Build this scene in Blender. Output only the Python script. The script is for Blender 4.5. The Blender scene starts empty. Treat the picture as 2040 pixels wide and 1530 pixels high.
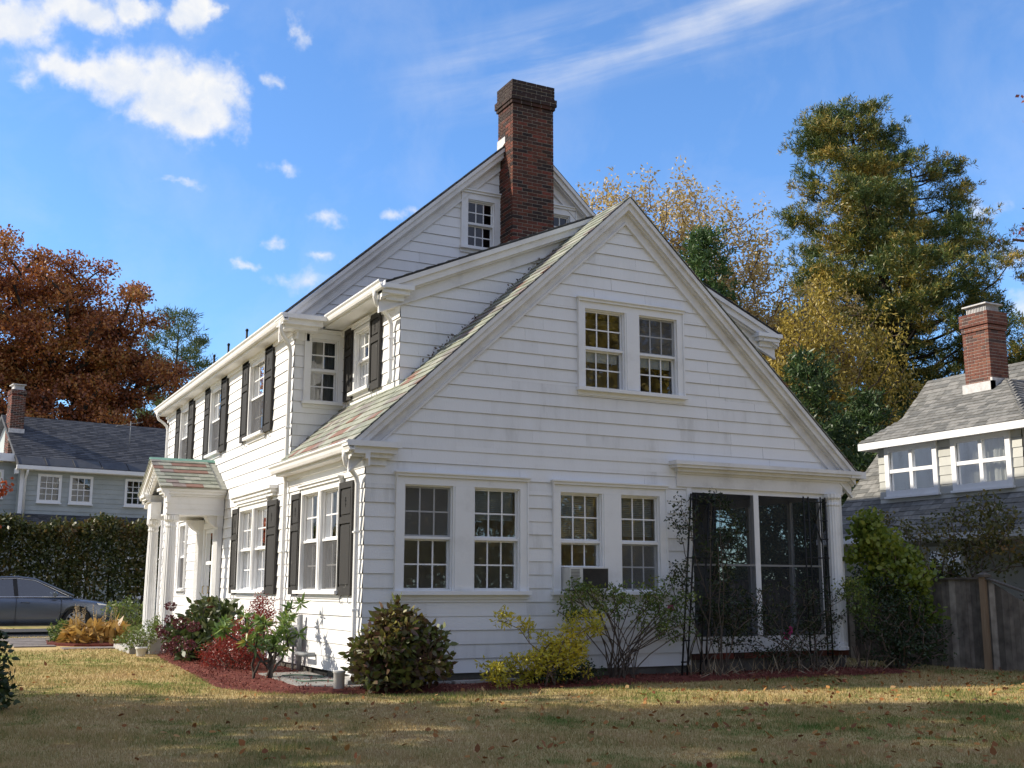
import bpy, math, random
import numpy as np
from mathutils import Vector, Matrix

# ------------------------------------------------------------------ camera, sky, sun, exposure
SC = bpy.context.scene
COL = SC.collection
R = math.radians
random.seed(7)

cam_d = bpy.data.cameras.new("camera")
cam = bpy.data.objects.new("camera", cam_d)
COL.objects.link(cam)
SC.camera = cam
cam_d.sensor_width = 36.0
cam_d.lens = 39.8135
cam_d.clip_start = 0.1
cam_d.clip_end = 3000
YAW, PITCH, ROLL = R(27.294), R(10.28), R(0.1167)
_f = Vector((math.sin(YAW) * math.cos(PITCH), math.cos(YAW) * math.cos(PITCH), math.sin(PITCH)))
_r = Vector((math.cos(YAW), -math.sin(YAW), 0))
_u = _r.cross(_f)
_rr = math.cos(ROLL) * _r + math.sin(ROLL) * _u
_uu = -math.sin(ROLL) * _r + math.cos(ROLL) * _u
M = Matrix((_rr, _uu, -_f)).transposed().to_4x4()
M.translation = Vector((-5.514, -15.232, 1.45))
cam.matrix_world = M

SUN = Vector((-1.0, 0.48, 0.70)).normalized()
SUN_EL = math.asin(SUN.z)
SUN_ROT = math.atan2(SUN.x, SUN.y)
SKY_STRENGTH = 0.15
sun_d = bpy.data.lights.new("sun", 'SUN')
sun_d.energy = 4.7
sun_d.angle = R(0.53)
sun_d.color = (1.0, 0.91, 0.77)
sun = bpy.data.objects.new("sun", sun_d)
COL.objects.link(sun)
sun.rotation_euler = (-SUN).to_track_quat('-Z', 'Y').to_euler()
SC.view_settings.view_transform = 'Standard'
SC.view_settings.look = 'None'
SC.view_settings.exposure = 0.45
SC.view_settings.gamma = 1.0
SC.view_settings.use_curve_mapping = False


def ramp(nt, stops, interp='LINEAR'):
    r = nt.nodes.new('ShaderNodeValToRGB')
    r.color_ramp.interpolation = interp
    el = r.color_ramp.elements
    while len(el) < len(stops):
        el.new(0.5)
    for e, (p, c) in zip(el, stops):
        e.position = p
        e.color = (*c, 1)
    return r


def build_world():
    w = bpy.data.worlds.new("World")
    SC.world = w
    w.use_nodes = True
    nt = w.node_tree
    N, L = nt.nodes, nt.links
    N.clear()
    out = N.new('ShaderNodeOutputWorld')
    bg = N.new('ShaderNodeBackground')
    bg.inputs['Strength'].default_value = SKY_STRENGTH
    L.new(bg.outputs[0], out.inputs[0])
    sky = N.new('ShaderNodeTexSky')
    sky.sky_type = 'NISHITA'
    sky.sun_disc = False
    sky.sun_elevation = SUN_EL
    sky.sun_rotation = SUN_ROT
    sky.altitude = 100
    sky.air_density = 1.0
    sky.dust_density = 0.3
    sky.ozone_density = 3.0
    tc = N.new('ShaderNodeTexCoord')
    sep = N.new('ShaderNodeSeparateXYZ')
    L.new(tc.outputs['Generated'], sep.inputs[0])

    def m(op, a, b=None, c=None):
        n = N.new('ShaderNodeMath')
        n.operation = op
        for i, v in enumerate((a, b, c)):
            if v is None:
                continue
            if isinstance(v, (int, float)):
                n.inputs[i].default_value = v
            else:
                L.new(v, n.inputs[i])
        return n.outputs[0]
    az = m('MULTIPLY', m('ARCTAN2', sep.outputs[0], sep.outputs[1]), 57.29578)
    el = m('MULTIPLY', m('ARCSINE', sep.outputs[2]), 57.29578)
    uv = N.new('ShaderNodeCombineXYZ')
    L.new(az, uv.inputs[0])
    L.new(el, uv.inputs[1])

    def noise(scale, detail, rough, vec, dist=0.0):
        n = N.new('ShaderNodeTexNoise')
        n.inputs['Scale'].default_value = scale
        n.inputs['Detail'].default_value = detail
        n.inputs['Roughness'].default_value = rough
        n.inputs['Distortion'].default_value = dist
        L.new(vec, n.inputs['Vector'])
        return n.outputs['Fac']
    blobs = [(2.7, 23.6, 1.5, .8), (5.0, 24.0, 2.7, 1.2), (7.2, 24.0, 2.9, 1.75), (9.4, 23.7, 3.4, 2.4), (11.4, 23.5, 2.6, 2.4), (10.9, 22.4, 2.7, 1.25), (9.2, 22.7, 2.2, 1.2),
             (1.8, 25.6, 3.2, 1.5), (4.6, 26.6, 3.4, 1.1), (-2.0, 25.5, 4.0, 2.2), (0.8, 24.6, 1.8, .9), (10.3, 27.4, 1.7, 1.3), (7.3, 27.2, 2.2, .9),
             (15.4, 20.7, 1.5, .5), (17.6, 18.55, 1.3, .6), (15.1, 17.0, 1.0, .45), (16.4, 15.35, 2.0, .75), (17.4, 16.5, 1.3, .4),
             (21.7, 18.85, 1.4, .42), (15.7, 27.1, .9, 1.0), (14.6, 24.6, 1.0, .5), (10.2, 19.6, 1.4, .35), (13.3, 15.9, 1.2, .38),
             (50.8, 17.4, 1.4, 1.0), (51.9, 15.4, 2.0, 1.0), (52.5, 13.0, 2.0, 1.0), (24.2, 17.6, 1.8, .6)]
    wn = N.new('ShaderNodeTexNoise')
    wn.inputs['Scale'].default_value = .55
    wn.inputs['Detail'].default_value = 5
    wn.inputs['Roughness'].default_value = .6
    L.new(uv.outputs[0], wn.inputs['Vector'])
    w1 = N.new('ShaderNodeVectorMath')
    w1.operation = 'SUBTRACT'
    L.new(wn.outputs['Color'], w1.inputs[0])
    w1.inputs[1].default_value = (.5, .5, .5)
    w2 = N.new('ShaderNodeVectorMath')
    w2.operation = 'MULTIPLY_ADD'
    L.new(w1.outputs[0], w2.inputs[0])
    w2.inputs[1].default_value = (3.4, 1.9, 0)
    L.new(uv.outputs[0], w2.inputs[2])
    wuv = w2.outputs[0]
    field = None
    for a, e, sa, se in blobs:
        s = N.new('ShaderNodeVectorMath')
        s.operation = 'SUBTRACT'
        L.new(wuv, s.inputs[0])
        s.inputs[1].default_value = (a, e, 0)
        t = N.new('ShaderNodeVectorMath')
        t.operation = 'MULTIPLY'
        L.new(s.outputs[0], t.inputs[0])
        t.inputs[1].default_value = (1 / sa, 1 / se, 0)
        ln = N.new('ShaderNodeVectorMath')
        ln.operation = 'LENGTH'
        L.new(t.outputs[0], ln.inputs[0])
        k = m('SUBTRACT', 1.0, ln.outputs['Value'])
        if se < 1.05 and sa < 2.1:
            k = m('MULTIPLY', k, .44)
        field = k if field is None else m('SMOOTH_MAX', field, k, .25)
    n1 = noise(.85, 8, .54, uv.outputs[0], .2)
    n1 = m('MULTIPLY', m('SUBTRACT', n1, .5), 1.15)
    dens = m('ADD', m('MULTIPLY', field, 1.35), n1)
    mr = N.new('ShaderNodeMapRange')
    mr.interpolation_type = 'SMOOTHSTEP'
    L.new(dens, mr.inputs['Value'])
    mr.inputs['From Min'].default_value = .05
    mr.inputs['From Max'].default_value = .95
    cum = m('MULTIPLY', mr.outputs[0], .95)
    # cirrus: stretched noise along a rising line, from (20,24) to (53,28)
    rot = N.new('ShaderNodeVectorRotate')
    rot.rotation_type = 'Z_AXIS'
    rot.inputs['Angle'].default_value = R(-10.5)
    L.new(uv.outputs[0], rot.inputs['Vector'])
    mp = N.new('ShaderNodeVectorMath')
    mp.operation = 'MULTIPLY'
    L.new(rot.outputs[0], mp.inputs[0])
    mp.inputs[1].default_value = (.07, .62, 1)
    cn = noise(1.0, 8, .55, mp.outputs[0], .25)
    sp2 = N.new('ShaderNodeSeparateXYZ')
    L.new(rot.outputs[0], sp2.inputs[0])
    # centre line in rotated coordinates
    cy = m('SUBTRACT', sp2.outputs[1], 20.55)
    band = m('SUBTRACT', 1.0, m('ABSOLUTE', m('DIVIDE', cy, 2.6)))
    band = m('MAXIMUM', band, 0.0)
    xr = N.new('ShaderNodeMapRange')
    xr.interpolation_type = 'SMOOTHSTEP'
    L.new(sp2.outputs[0], xr.inputs['Value'])
    xr.inputs['From Min'].default_value = 22
    xr.inputs['From Max'].default_value = 34
    cr = N.new('ShaderNodeMapRange')
    cr.interpolation_type = 'SMOOTHSTEP'
    L.new(cn, cr.inputs['Value'])
    cr.inputs['From Min'].default_value = .36
    cr.inputs['From Max'].default_value = .78
    cir = m('MULTIPLY', m('MULTIPLY', cr.outputs[0], band), m('MULTIPLY', xr.outputs[0], .72))
    # thin veil everywhere
    veil = noise(.16, 6, .6, uv.outputs[0], .4)
    vr = N.new('ShaderNodeMapRange')
    L.new(veil, vr.inputs['Value'])
    vr.inputs['From Min'].default_value = .45
    vr.inputs['From Max'].default_value = .8
    vr.inputs['To Max'].default_value = .16
    al = m('MINIMUM', m('ADD', m('MAXIMUM', cum, cir), vr.outputs[0]), 1.0)
    up = N.new('ShaderNodeMapRange')
    L.new(el, up.inputs['Value'])
    up.inputs['From Min'].default_value = 1
    up.inputs['From Max'].default_value = 6
    al = m('MULTIPLY', al, up.outputs[0])
    # bright unseen cloud, added behind and above the viewer to whiten the ambient light
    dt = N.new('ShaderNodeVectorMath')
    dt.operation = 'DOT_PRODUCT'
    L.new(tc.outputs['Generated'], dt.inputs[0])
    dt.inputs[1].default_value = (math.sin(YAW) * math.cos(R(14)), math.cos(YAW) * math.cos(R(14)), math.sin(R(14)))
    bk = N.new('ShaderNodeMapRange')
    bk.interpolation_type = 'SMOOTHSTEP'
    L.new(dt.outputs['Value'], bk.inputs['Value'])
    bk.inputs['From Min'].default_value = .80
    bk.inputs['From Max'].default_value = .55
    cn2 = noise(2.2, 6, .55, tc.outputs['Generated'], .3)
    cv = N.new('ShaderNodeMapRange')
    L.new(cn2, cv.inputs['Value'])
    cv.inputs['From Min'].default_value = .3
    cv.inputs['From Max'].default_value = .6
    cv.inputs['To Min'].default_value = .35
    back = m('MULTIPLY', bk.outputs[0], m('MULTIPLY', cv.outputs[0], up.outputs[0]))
    tint = N.new('ShaderNodeMix')
    tint.data_type = 'RGBA'
    tint.blend_type = 'MULTIPLY'
    tint.inputs[0].default_value = 1
    L.new(sky.outputs[0], tint.inputs[6])
    tint.inputs[7].default_value = (.74, .99, 1.24, 1)
    mix = N.new('ShaderNodeMix')
    mix.data_type = 'RGBA'
    L.new(al, mix.inputs[0])
    L.new(tint.outputs[2], mix.inputs[6])
    cs_ = noise(.5, 5, .6, uv.outputs[0], .2)
    ccol = ramp(nt, [(.35, (.80, .86, .97)), (.6, (1, 1, 1))])
    L.new(cs_, ccol.inputs[0])
    csc = N.new('ShaderNodeVectorMath')
    csc.operation = 'SCALE'
    L.new(ccol.outputs[0], csc.inputs[0])
    csc.inputs['Scale'].default_value = 4.75
    L.new(csc.outputs[0], mix.inputs[7])
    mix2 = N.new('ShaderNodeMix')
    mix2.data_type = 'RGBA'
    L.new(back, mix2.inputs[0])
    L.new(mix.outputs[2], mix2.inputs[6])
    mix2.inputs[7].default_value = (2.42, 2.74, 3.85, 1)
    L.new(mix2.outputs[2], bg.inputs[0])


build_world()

# ------------------------------------------------------------------ materials
MATS = {}


def new_mat(name):
    m = bpy.data.materials.new(name)
    m.use_nodes = True
    nt = m.node_tree
    for n in list(nt.nodes):
        nt.nodes.remove(n)
    out = nt.nodes.new('ShaderNodeOutputMaterial')
    return m, nt, out


def noisy(name, stops, scale=3.0, detail=5, rough=.6, stretch=(1, 1, 1), bump=0.0, bscale=None, spec=.3, metallic=0.0, island=None):
    """principled surface whose colour follows a noise ramp; island = strength of per-piece variation"""
    m, nt, out = new_mat(name)
    N, L = nt.nodes, nt.links
    p = N.new('ShaderNodeBsdfPrincipled')
    L.new(p.outputs[0], out.inputs[0])
    p.inputs['Roughness'].default_value = rough
    p.inputs['Specular IOR Level'].default_value = spec
    p.inputs['Metallic'].default_value = metallic
    tc = N.new('ShaderNodeTexCoord')
    mp = N.new('ShaderNodeMapping')
    mp.inputs['Scale'].default_value = stretch
    L.new(tc.outputs['Object'], mp.inputs[0])
    n = N.new('ShaderNodeTexNoise')
    n.inputs['Scale'].default_value = scale
    n.inputs['Detail'].default_value = detail
    n.inputs['Roughness'].default_value = .65
    L.new(mp.outputs[0], n.inputs['Vector'])
    r = ramp(nt, stops)
    fac = n.outputs['Fac']
    if island:
        g = N.new('ShaderNodeNewGeometry')
        a = N.new('ShaderNodeMath')
        a.operation = 'MULTIPLY_ADD'
        L.new(g.outputs['Random Per Island'], a.inputs[0])
        a.inputs[1].default_value = island
        L.new(fac, a.inputs[2])
        s = N.new('ShaderNodeMath')
        s.operation = 'SUBTRACT'
        L.new(a.outputs[0], s.inputs[0])
        s.inputs[1].default_value = island / 2
        fac = s.outputs[0]
    L.new(fac, r.inputs[0])
    L.new(r.outputs[0], p.inputs['Base Color'])
    if bump:
        b = N.new('ShaderNodeBump')
        b.inputs['Strength'].default_value = bump
        b.inputs['Distance'].default_value = .02
        n2 = N.new('ShaderNodeTexNoise')
        n2.inputs['Scale'].default_value = bscale or scale * 6
        n2.inputs['Detail'].default_value = 6
        L.new(mp.outputs[0], n2.inputs['Vector'])
        L.new(n2.outputs['Fac'], b.inputs['Height'])
        L.new(b.outputs[0], p.inputs['Normal'])
    MATS[name] = m
    return m


def island_mat(name, stops, interp='CONSTANT', rough=.7, vary=.25, scale=14, bump=.3, spec=.3, soot=None):
    """each loose piece of the mesh (slate, brick, board) takes its own colour"""
    m, nt, out = new_mat(name)
    N, L = nt.nodes, nt.links
    p = N.new('ShaderNodeBsdfPrincipled')
    L.new(p.outputs[0], out.inputs[0])
    p.inputs['Roughness'].default_value = rough
    p.inputs['Specular IOR Level'].default_value = spec
    g = N.new('ShaderNodeNewGeometry')
    r = ramp(nt, stops, interp)
    L.new(g.outputs['Random Per Island'], r.inputs[0])
    tc = N.new('ShaderNodeTexCoord')
    n = N.new('ShaderNodeTexNoise')
    n.inputs['Scale'].default_value = scale
    n.inputs['Detail'].default_value = 6
    L.new(tc.outputs['Object'], n.inputs['Vector'])
    mr = N.new('ShaderNodeMapRange')
    L.new(n.outputs['Fac'], mr.inputs['Value'])
    mr.inputs['From Min'].default_value = .25
    mr.inputs['From Max'].default_value = .75
    mr.inputs['To Min'].default_value = 1 - vary
    mr.inputs['To Max'].default_value = 1 + vary
    mx = N.new('ShaderNodeVectorMath')
    mx.operation = 'SCALE'
    L.new(r.outputs[0], mx.inputs[0])
    L.new(mr.outputs[0], mx.inputs['Scale'])
    col = mx.outputs[0]
    if soot:
        sp = N.new('ShaderNodeSeparateXYZ')
        L.new(tc.outputs['Object'], sp.inputs[0])
        n3 = N.new('ShaderNodeTexNoise')
        n3.inputs['Scale'].default_value = 2.2
        n3.inputs['Detail'].default_value = 5
        L.new(tc.outputs['Object'], n3.inputs['Vector'])
        ad = N.new('ShaderNodeMath')
        ad.operation = 'MULTIPLY_ADD'
        L.new(n3.outputs['Fac'], ad.inputs[0])
        ad.inputs[1].default_value = 1.0
        L.new(sp.outputs[2], ad.inputs[2])
        sr = N.new('ShaderNodeMapRange')
        sr.interpolation_type = 'SMOOTHSTEP'
        L.new(ad.outputs[0], sr.inputs['Value'])
        sr.inputs['From Min'].default_value = soot[0]
        sr.inputs['From Max'].default_value = soot[1]
        sr.inputs['To Max'].default_value = .9
        mm = N.new('ShaderNodeMix')
        mm.data_type = 'RGBA'
        L.new(sr.outputs[0], mm.inputs[0])
        L.new(col, mm.inputs[6])
        mm.inputs[7].default_value = (.03, .022, .02, 1)
        col = mm.outputs[2]
    L.new(col, p.inputs['Base Color'])
    if bump:
        b = N.new('ShaderNodeBump')
        b.inputs['Strength'].default_value = bump
        b.inputs['Distance'].default_value = .01
        L.new(n.outputs['Fac'], b.inputs['Height'])
        L.new(b.outputs[0], p.inputs['Normal'])
    MATS[name] = m
    return m


def leaf_mat(name, stops, trans=.35, gloss=.04, rough=.45, tscale=None, patch=None):
    """leaves: per-leaf colour, a share of light passing through; patch mixes clumps of another ripeness"""
    m, nt, out = new_mat(name)
    N, L = nt.nodes, nt.links
    g = N.new('ShaderNodeNewGeometry')
    fac = g.outputs['Random Per Island']
    if patch:
        tc = N.new('ShaderNodeTexCoord')
        n = N.new('ShaderNodeTexNoise')
        n.inputs['Scale'].default_value = patch
        n.inputs['Detail'].default_value = 3
        L.new(tc.outputs['Object'], n.inputs['Vector'])
        mr = N.new('ShaderNodeMapRange')
        L.new(n.outputs['Fac'], mr.inputs['Value'])
        mr.inputs['From Min'].default_value = .3
        mr.inputs['From Max'].default_value = .7
        a = N.new('ShaderNodeMix')
        a.data_type = 'FLOAT'
        a.inputs[0].default_value = .55
        L.new(fac, a.inputs[2])
        L.new(mr.outputs[0], a.inputs[3])
        fac = a.outputs[0]
    r = ramp(nt, stops)
    L.new(fac, r.inputs[0])
    d = N.new('ShaderNodeBsdfDiffuse')
    t = N.new('ShaderNodeBsdfTranslucent')
    L.new(r.outputs[0], d.inputs[0])
    L.new(r.outputs[0], t.inputs[0])
    mx = N.new('ShaderNodeMixShader')
    mx.inputs[0].default_value = trans
    L.new(d.outputs[0], mx.inputs[1])
    L.new(t.outputs[0], mx.inputs[2])
    gl = N.new('ShaderNodeBsdfGlossy')
    gl.inputs['Roughness'].default_value = rough
    m2 = N.new('ShaderNodeMixShader')
    m2.inputs[0].default_value = gloss
    L.new(mx.outputs[0], m2.inputs[1])
    L.new(gl.outputs[0], m2.inputs[2])
    L.new(m2.outputs[0], out.inputs[0])
    MATS[name] = m
    return m


def glass_mat(name, boost=2.7, tint=(.90, .93, .93), wave=.012, wscale=(1.2, 1.2, 3)):
    m, nt, out = new_mat(name)
    N, L = nt.nodes, nt.links
    tr = N.new('ShaderNodeBsdfTransparent')
    tr.inputs[0].default_value = (*tint, 1)
    gl = N.new('ShaderNodeBsdfGlossy')
    gl.inputs['Roughness'].default_value = .01
    gl.inputs['Color'].default_value = (.95, .97, 1, 1)
    fr = N.new('ShaderNodeFresnel')
    fr.inputs['IOR'].default_value = 1.5
    k = N.new('ShaderNodeMath')
    k.operation = 'MULTIPLY'
    k.use_clamp = True
    L.new(fr.outputs[0], k.inputs[0])
    k.inputs[1].default_value = boost
    mx = N.new('ShaderNodeMixShader')
    L.new(k.outputs[0], mx.inputs[0])
    L.new(tr.outputs[0], mx.inputs[1])
    L.new(gl.outputs[0], mx.inputs[2])
    L.new(mx.outputs[0], out.inputs[0])
    if wave:
        tc = N.new('ShaderNodeTexCoord')
        mp = N.new('ShaderNodeMapping')
        mp.inputs['Scale'].default_value = wscale
        L.new(tc.outputs['Object'], mp.inputs[0])
        n = N.new('ShaderNodeTexNoise')
        n.inputs['Scale'].default_value = 1.6
        n.inputs['Detail'].default_value = 2
        L.new(mp.outputs[0], n.inputs['Vector'])
        b = N.new('ShaderNodeBump')
        b.inputs['Strength'].default_value = wave
        b.inputs['Distance'].default_value = .1
        L.new(n.outputs['Fac'], b.inputs['Height'])
        L.new(b.outputs[0], gl.inputs['Normal'])
    MATS[name] = m
    return m


def screen_mat(name, color, opac):
    m, nt, out = new_mat(name)
    N, L = nt.nodes, nt.links
    tr = N.new('ShaderNodeBsdfTransparent')
    d = N.new('ShaderNodeBsdfDiffuse')
    n = N.new('ShaderNodeTexNoise')
    n.inputs['Scale'].default_value = 2.5
    tc = N.new('ShaderNodeTexCoord')
    L.new(tc.outputs['Object'], n.inputs['Vector'])
    r = ramp(nt, [(.3, tuple(c * .8 for c in color)), (.7, tuple(c * 1.2 for c in color))])
    L.new(n.outputs['Fac'], r.inputs[0])
    L.new(r.outputs[0], d.inputs[0])
    mx = N.new('ShaderNodeMixShader')
    mx.inputs[0].default_value = opac
    L.new(tr.outputs[0], mx.inputs[1])
    L.new(d.outputs[0], mx.inputs[2])
    L.new(mx.outputs[0], out.inputs[0])
    MATS[name] = m
    return m


def lawn_mat(name, blades):
    m, nt, out = new_mat(name)
    N, L = nt.nodes, nt.links
    tc = N.new('ShaderNodeTexCoord')
    n = N.new('ShaderNodeTexNoise')
    n.inputs['Scale'].default_value = .42
    n.inputs['Detail'].default_value = 5
    n.inputs['Roughness'].default_value = .6
    L.new(tc.outputs['Object'], n.inputs['Vector'])
    n2 = N.new('ShaderNodeTexNoise')
    n2.inputs['Scale'].default_value = 3.3
    n2.inputs['Detail'].default_value = 6
    L.new(tc.outputs['Object'], n2.inputs['Vector'])
    a = N.new('ShaderNodeMath')
    a.operation = 'MULTIPLY_ADD'
    L.new(n2.outputs['Fac'], a.inputs[0])
    a.inputs[1].default_value = .5
    L.new(n.outputs['Fac'], a.inputs[2])
    fac = a.outputs[0]
    if blades:
        g = N.new('ShaderNodeNewGeometry')
        b = N.new('ShaderNodeMath')
        b.operation = 'MULTIPLY_ADD'
        L.new(g.outputs['Random Per Island'], b.inputs[0])
        b.inputs[1].default_value = .34
        L.new(fac, b.inputs[2])
        c = N.new('ShaderNodeMath')
        c.operation = 'SUBTRACT'
        L.new(b.outputs[0], c.inputs[0])
        c.inputs[1].default_value = .17
        fac = c.outputs[0]
    r = ramp(nt, [(.42, (.36, .25, .13)), (.60, (.48, .36, .18)), (.76, (.42, .33, .15)), (.88, (.25, .235, .085)), (.98, (.13, .19, .05))])
    L.new(fac, r.inputs[0])
    d = N.new('ShaderNodeBsdfDiffuse')
    L.new(r.outputs[0], d.inputs[0])
    if blades:
        t = N.new('ShaderNodeBsdfTranslucent')
        L.new(r.outputs[0], t.inputs[0])
        mx = N.new('ShaderNodeMixShader')
        mx.inputs[0].default_value = .25
        L.new(d.outputs[0], mx.inputs[1])
        L.new(t.outputs[0], mx.inputs[2])
        L.new(mx.outputs[0], out.inputs[0])
    else:
        L.new(d.outputs[0], out.inputs[0])
    MATS[name] = m
    return m


W_ = noisy('white_paint', [(.20, (.62, .615, .60)), (.34, (.75, .748, .74)), (.5, (.79, .79, .785)), (.8, (.81, .81, .81))], scale=1.1, detail=8, stretch=(2.5, 2.5, .5), rough=.55, bump=.12, bscale=30, island=.3)
TRIM = noisy('white_trim', [(.25, (.68, .675, .66)), (.45, (.79, .79, .785)), (.8, (.82, .82, .82))], scale=2.2, detail=8, rough=.45, bump=.05, bscale=25)
RAKE = noisy('weathered_rake_paint', [(.3, (.60, .585, .57)), (.5, (.74, .73, .715)), (.75, (.80, .79, .78))], scale=2.0, detail=8, rough=.55, bump=.08, bscale=25)
BUTT = noisy('shingle_butt', [(.3, (.19, .17, .16)), (.7, (.33, .30, .285))], scale=9, rough=.9)  # bare butt wood, darkened to carry the shadow lines under the courses
BLACK = noisy('shutter_paint', [(.0, (.03, .029, .027)), (.58, (.042, .04, .038)), (.66, (.035, .034, .032)), (.70, (.30, .29, .27))], scale=11, detail=9, stretch=(1.2, 1.2, .45), rough=.7, bump=.15, spec=.2)
SHGAP = noisy('shutter_recess', [(.3, (.004, .004, .004)), (.7, (.01, .01, .01))], rough=.8)
IRON = noisy('black_iron', [(.3, (.008, .008, .008)), (.7, (.02, .02, .019))], rough=.5, scale=20)
SLATE = island_mat('mixed_slate', [(0, (.255, .27, .215)), (.18, (.31, .32, .265)), (.36, (.225, .24, .195)), (.5, (.33, .33, .28)), (.62, (.215, .20, .185)), (.74, (.30, .315, .25)), (.86, (.235, .135, .105)), (.92, (.235, .19, .175))], rough=.75, vary=.22, scale=9, bump=.35)
DSLATE = noisy('dark_slate', [(.25, (.035, .037, .042)), (.5, (.06, .063, .07)), (.8, (.095, .095, .10))], scale=1.8, detail=8, rough=.6, bump=.3, bscale=12, stretch=(1, 1, 3))
DSL_I = island_mat('dark_slate_pieces', [(0, (.045, .046, .05)), (.25, (.07, .07, .073)), (.5, (.055, .056, .06)), (.75, (.088, .088, .09))], rough=.6, vary=.25, scale=5)
GSHIN = island_mat('grey_asphalt_shingle', [(0, (.13, .13, .122)), (.25, (.19, .188, .175)), (.5, (.15, .147, .135)), (.75, (.215, .21, .195))], rough=.9, vary=.25, scale=9)
BRICK = island_mat('dark_red_brick', [(0, (.105, .036, .022)), (.16, (.05, .026, .02)), (.32, (.14, .047, .028)), (.46, (.075, .034, .025)), (.62, (.035, .022, .02)), (.74, (.12, .04, .026)), (.90, (.17, .045, .03))], rough=.85, vary=.35, scale=16, soot=(10.75, 11.5))
BRICK2 = island_mat('orange_red_brick', [(0, (.17, .068, .045)), (.25, (.13, .052, .038)), (.45, (.20, .085, .056)), (.62, (.085, .05, .043)), (.72, (.155, .06, .042))], rough=.85, vary=.3, scale=16)
MORTAR = noisy('mortar', [(.3, (.27, .24, .20)), (.7, (.40, .36, .31))], scale=20, rough=.95)
MORTAR2 = noisy('pale_mortar', [(.3, (.36, .32, .28)), (.7, (.5, .45, .4))], scale=20, rough=.95)
LEAD = noisy('flashing_metal', [(.3, (.42, .41, .40)), (.7, (.66, .65, .63))], scale=8, rough=.5)
COPPER = noisy('green_copper', [(.3, (.16, .33, .26)), (.7, (.24, .42, .34))], scale=6, rough=.6)
CONC = noisy('foundation_concrete', [(.3, (.085, .075, .062)), (.6, (.15, .138, .12)), (.8, (.21, .20, .18))], scale=3.5, detail=8, rough=.95, bump=.3)
PALECONC = noisy('pale_concrete', [(.3, (.30, .29, .27)), (.7, (.48, .46, .43))], scale=4, detail=8, rough=.9, bump=.2)
ROOM = noisy('room_paint', [(.3, (.60, .59, .56)), (.7, (.70, .69, .66))], scale=1.0, rough=.9)
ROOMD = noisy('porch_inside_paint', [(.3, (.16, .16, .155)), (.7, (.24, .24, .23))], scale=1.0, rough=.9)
FLOORW = noisy('floor_boards', [(.3, (.07, .045, .03)), (.7, (.13, .09, .06))], scale=2, stretch=(1, 8, 1), rough=.5)
CURT = noisy('curtain_cloth', [(.3, (.55, .54, .50)), (.7, (.70, .69, .65))], scale=5, stretch=(6, 6, .3), rough=.95)
CURT2 = noisy('grey_sheer_curtain', [(.3, (.24, .245, .235)), (.7, (.36, .36, .345))], scale=5, stretch=(6, 6, .3), rough=.95)
BLIND = noisy('window_blind', [(.3, (.50, .55, .58)), (.7, (.62, .67, .70))], scale=2, rough=.8)
GLASS = glass_mat('window_glass')
GLASS2 = glass_mat('old_window_glass', boost=1.5, tint=(.5, .55, .6), wave=.02)
SCREEN = screen_mat('insect_screen', (.10, .10, .105), .62)
SCREEN2 = screen_mat('fine_insect_screen', (.16, .165, .17), .38)
PSCREEN = screen_mat('porch_screen', (.05, .052, .054), .48)
GSIDE = noisy('grey_green_siding', [(.3, (.33, .36, .35)), (.7, (.42, .45, .44))], scale=1.5, detail=7, rough=.7, island=.2)
CSIDE = noisy('cream_shingle_siding', [(.3, (.42, .42, .385)), (.7, (.52, .52, .48))], scale=1.5, detail=7, rough=.75, island=.4)
WOODG = island_mat('weathered_fence_boards', [(0, (.15, .128, .108)), (.2, (.22, .188, .158)), (.4, (.105, .09, .076)), (.6, (.33, .285, .24)), (.8, (.18, .152, .128))], vary=.5, scale=5, rough=.9)
WOODT = noisy('tan_post_wood', [(.3, (.24, .16, .10)), (.7, (.34, .24, .155))], scale=3, stretch=(6, 6, .5), rough=.85)
BARK = noisy('grey_bark', [(.3, (.05, .042, .035)), (.55, (.10, .085, .07)), (.8, (.16, .14, .115))], scale=5, detail=8, stretch=(2, 2, .5), rough=.95, bump=.6)
BARKD = noisy('dark_bark', [(.3, (.02, .016, .013)), (.7, (.055, .045, .036))], scale=5, detail=8, stretch=(2, 2, .5), rough=.95, bump=.6)
TWIG = noisy('brown_twig', [(.3, (.09, .06, .045)), (.7, (.17, .125, .095))], scale=8, rough=.9)
MULCH = noisy('red_mulch', [(.3, (.07, .018, .012)), (.55, (.15, .036, .024)), (.8, (.22, .075, .05))], scale=16, detail=8, rough=.95, bump=.8, bscale=40)
CHIP = island_mat('red_mulch_chips', [(0, (.11, .025, .018)), (.3, (.18, .045, .03)), (.6, (.24, .075, .05)), (.85, (.30, .13, .085))], vary=.3, scale=20, rough=.9)
GRAVEL = noisy('grey_gravel', [(.3, (.14, .135, .12)), (.5, (.27, .26, .24)), (.75, (.45, .44, .42))], scale=30, detail=6, rough=.95, bump=.9, bscale=45)
ASPH = noisy('asphalt', [(.3, (.045, .045, .047)), (.7, (.075, .074, .073))], scale=20, detail=8, rough=.9, bump=.3)
PATHM = noisy('stone_path', [(.3, (.13, .115, .105)), (.5, (.20, .175, .16)), (.75, (.29, .26, .24))], scale=4, detail=8, rough=.9, bump=.4)
LAWN = lawn_mat('dry_lawn', False)
BLADE = lawn_mat('grass_blades', True)
CARP = noisy('car_paint_grey', [(.3, (.12, .14, .18)), (.7, (.14, .165, .21))], scale=.8, rough=.2, spec=.6, metallic=.55)
CARB = noisy('car_black_trim', [(.3, (.012, .012, .013)), (.7, (.022, .022, .022))], rough=.5)
CHROME = noisy('bright_trim', [(.3, (.6, .6, .6)), (.7, (.75, .75, .75))], rough=.2, metallic=1.0)
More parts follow.
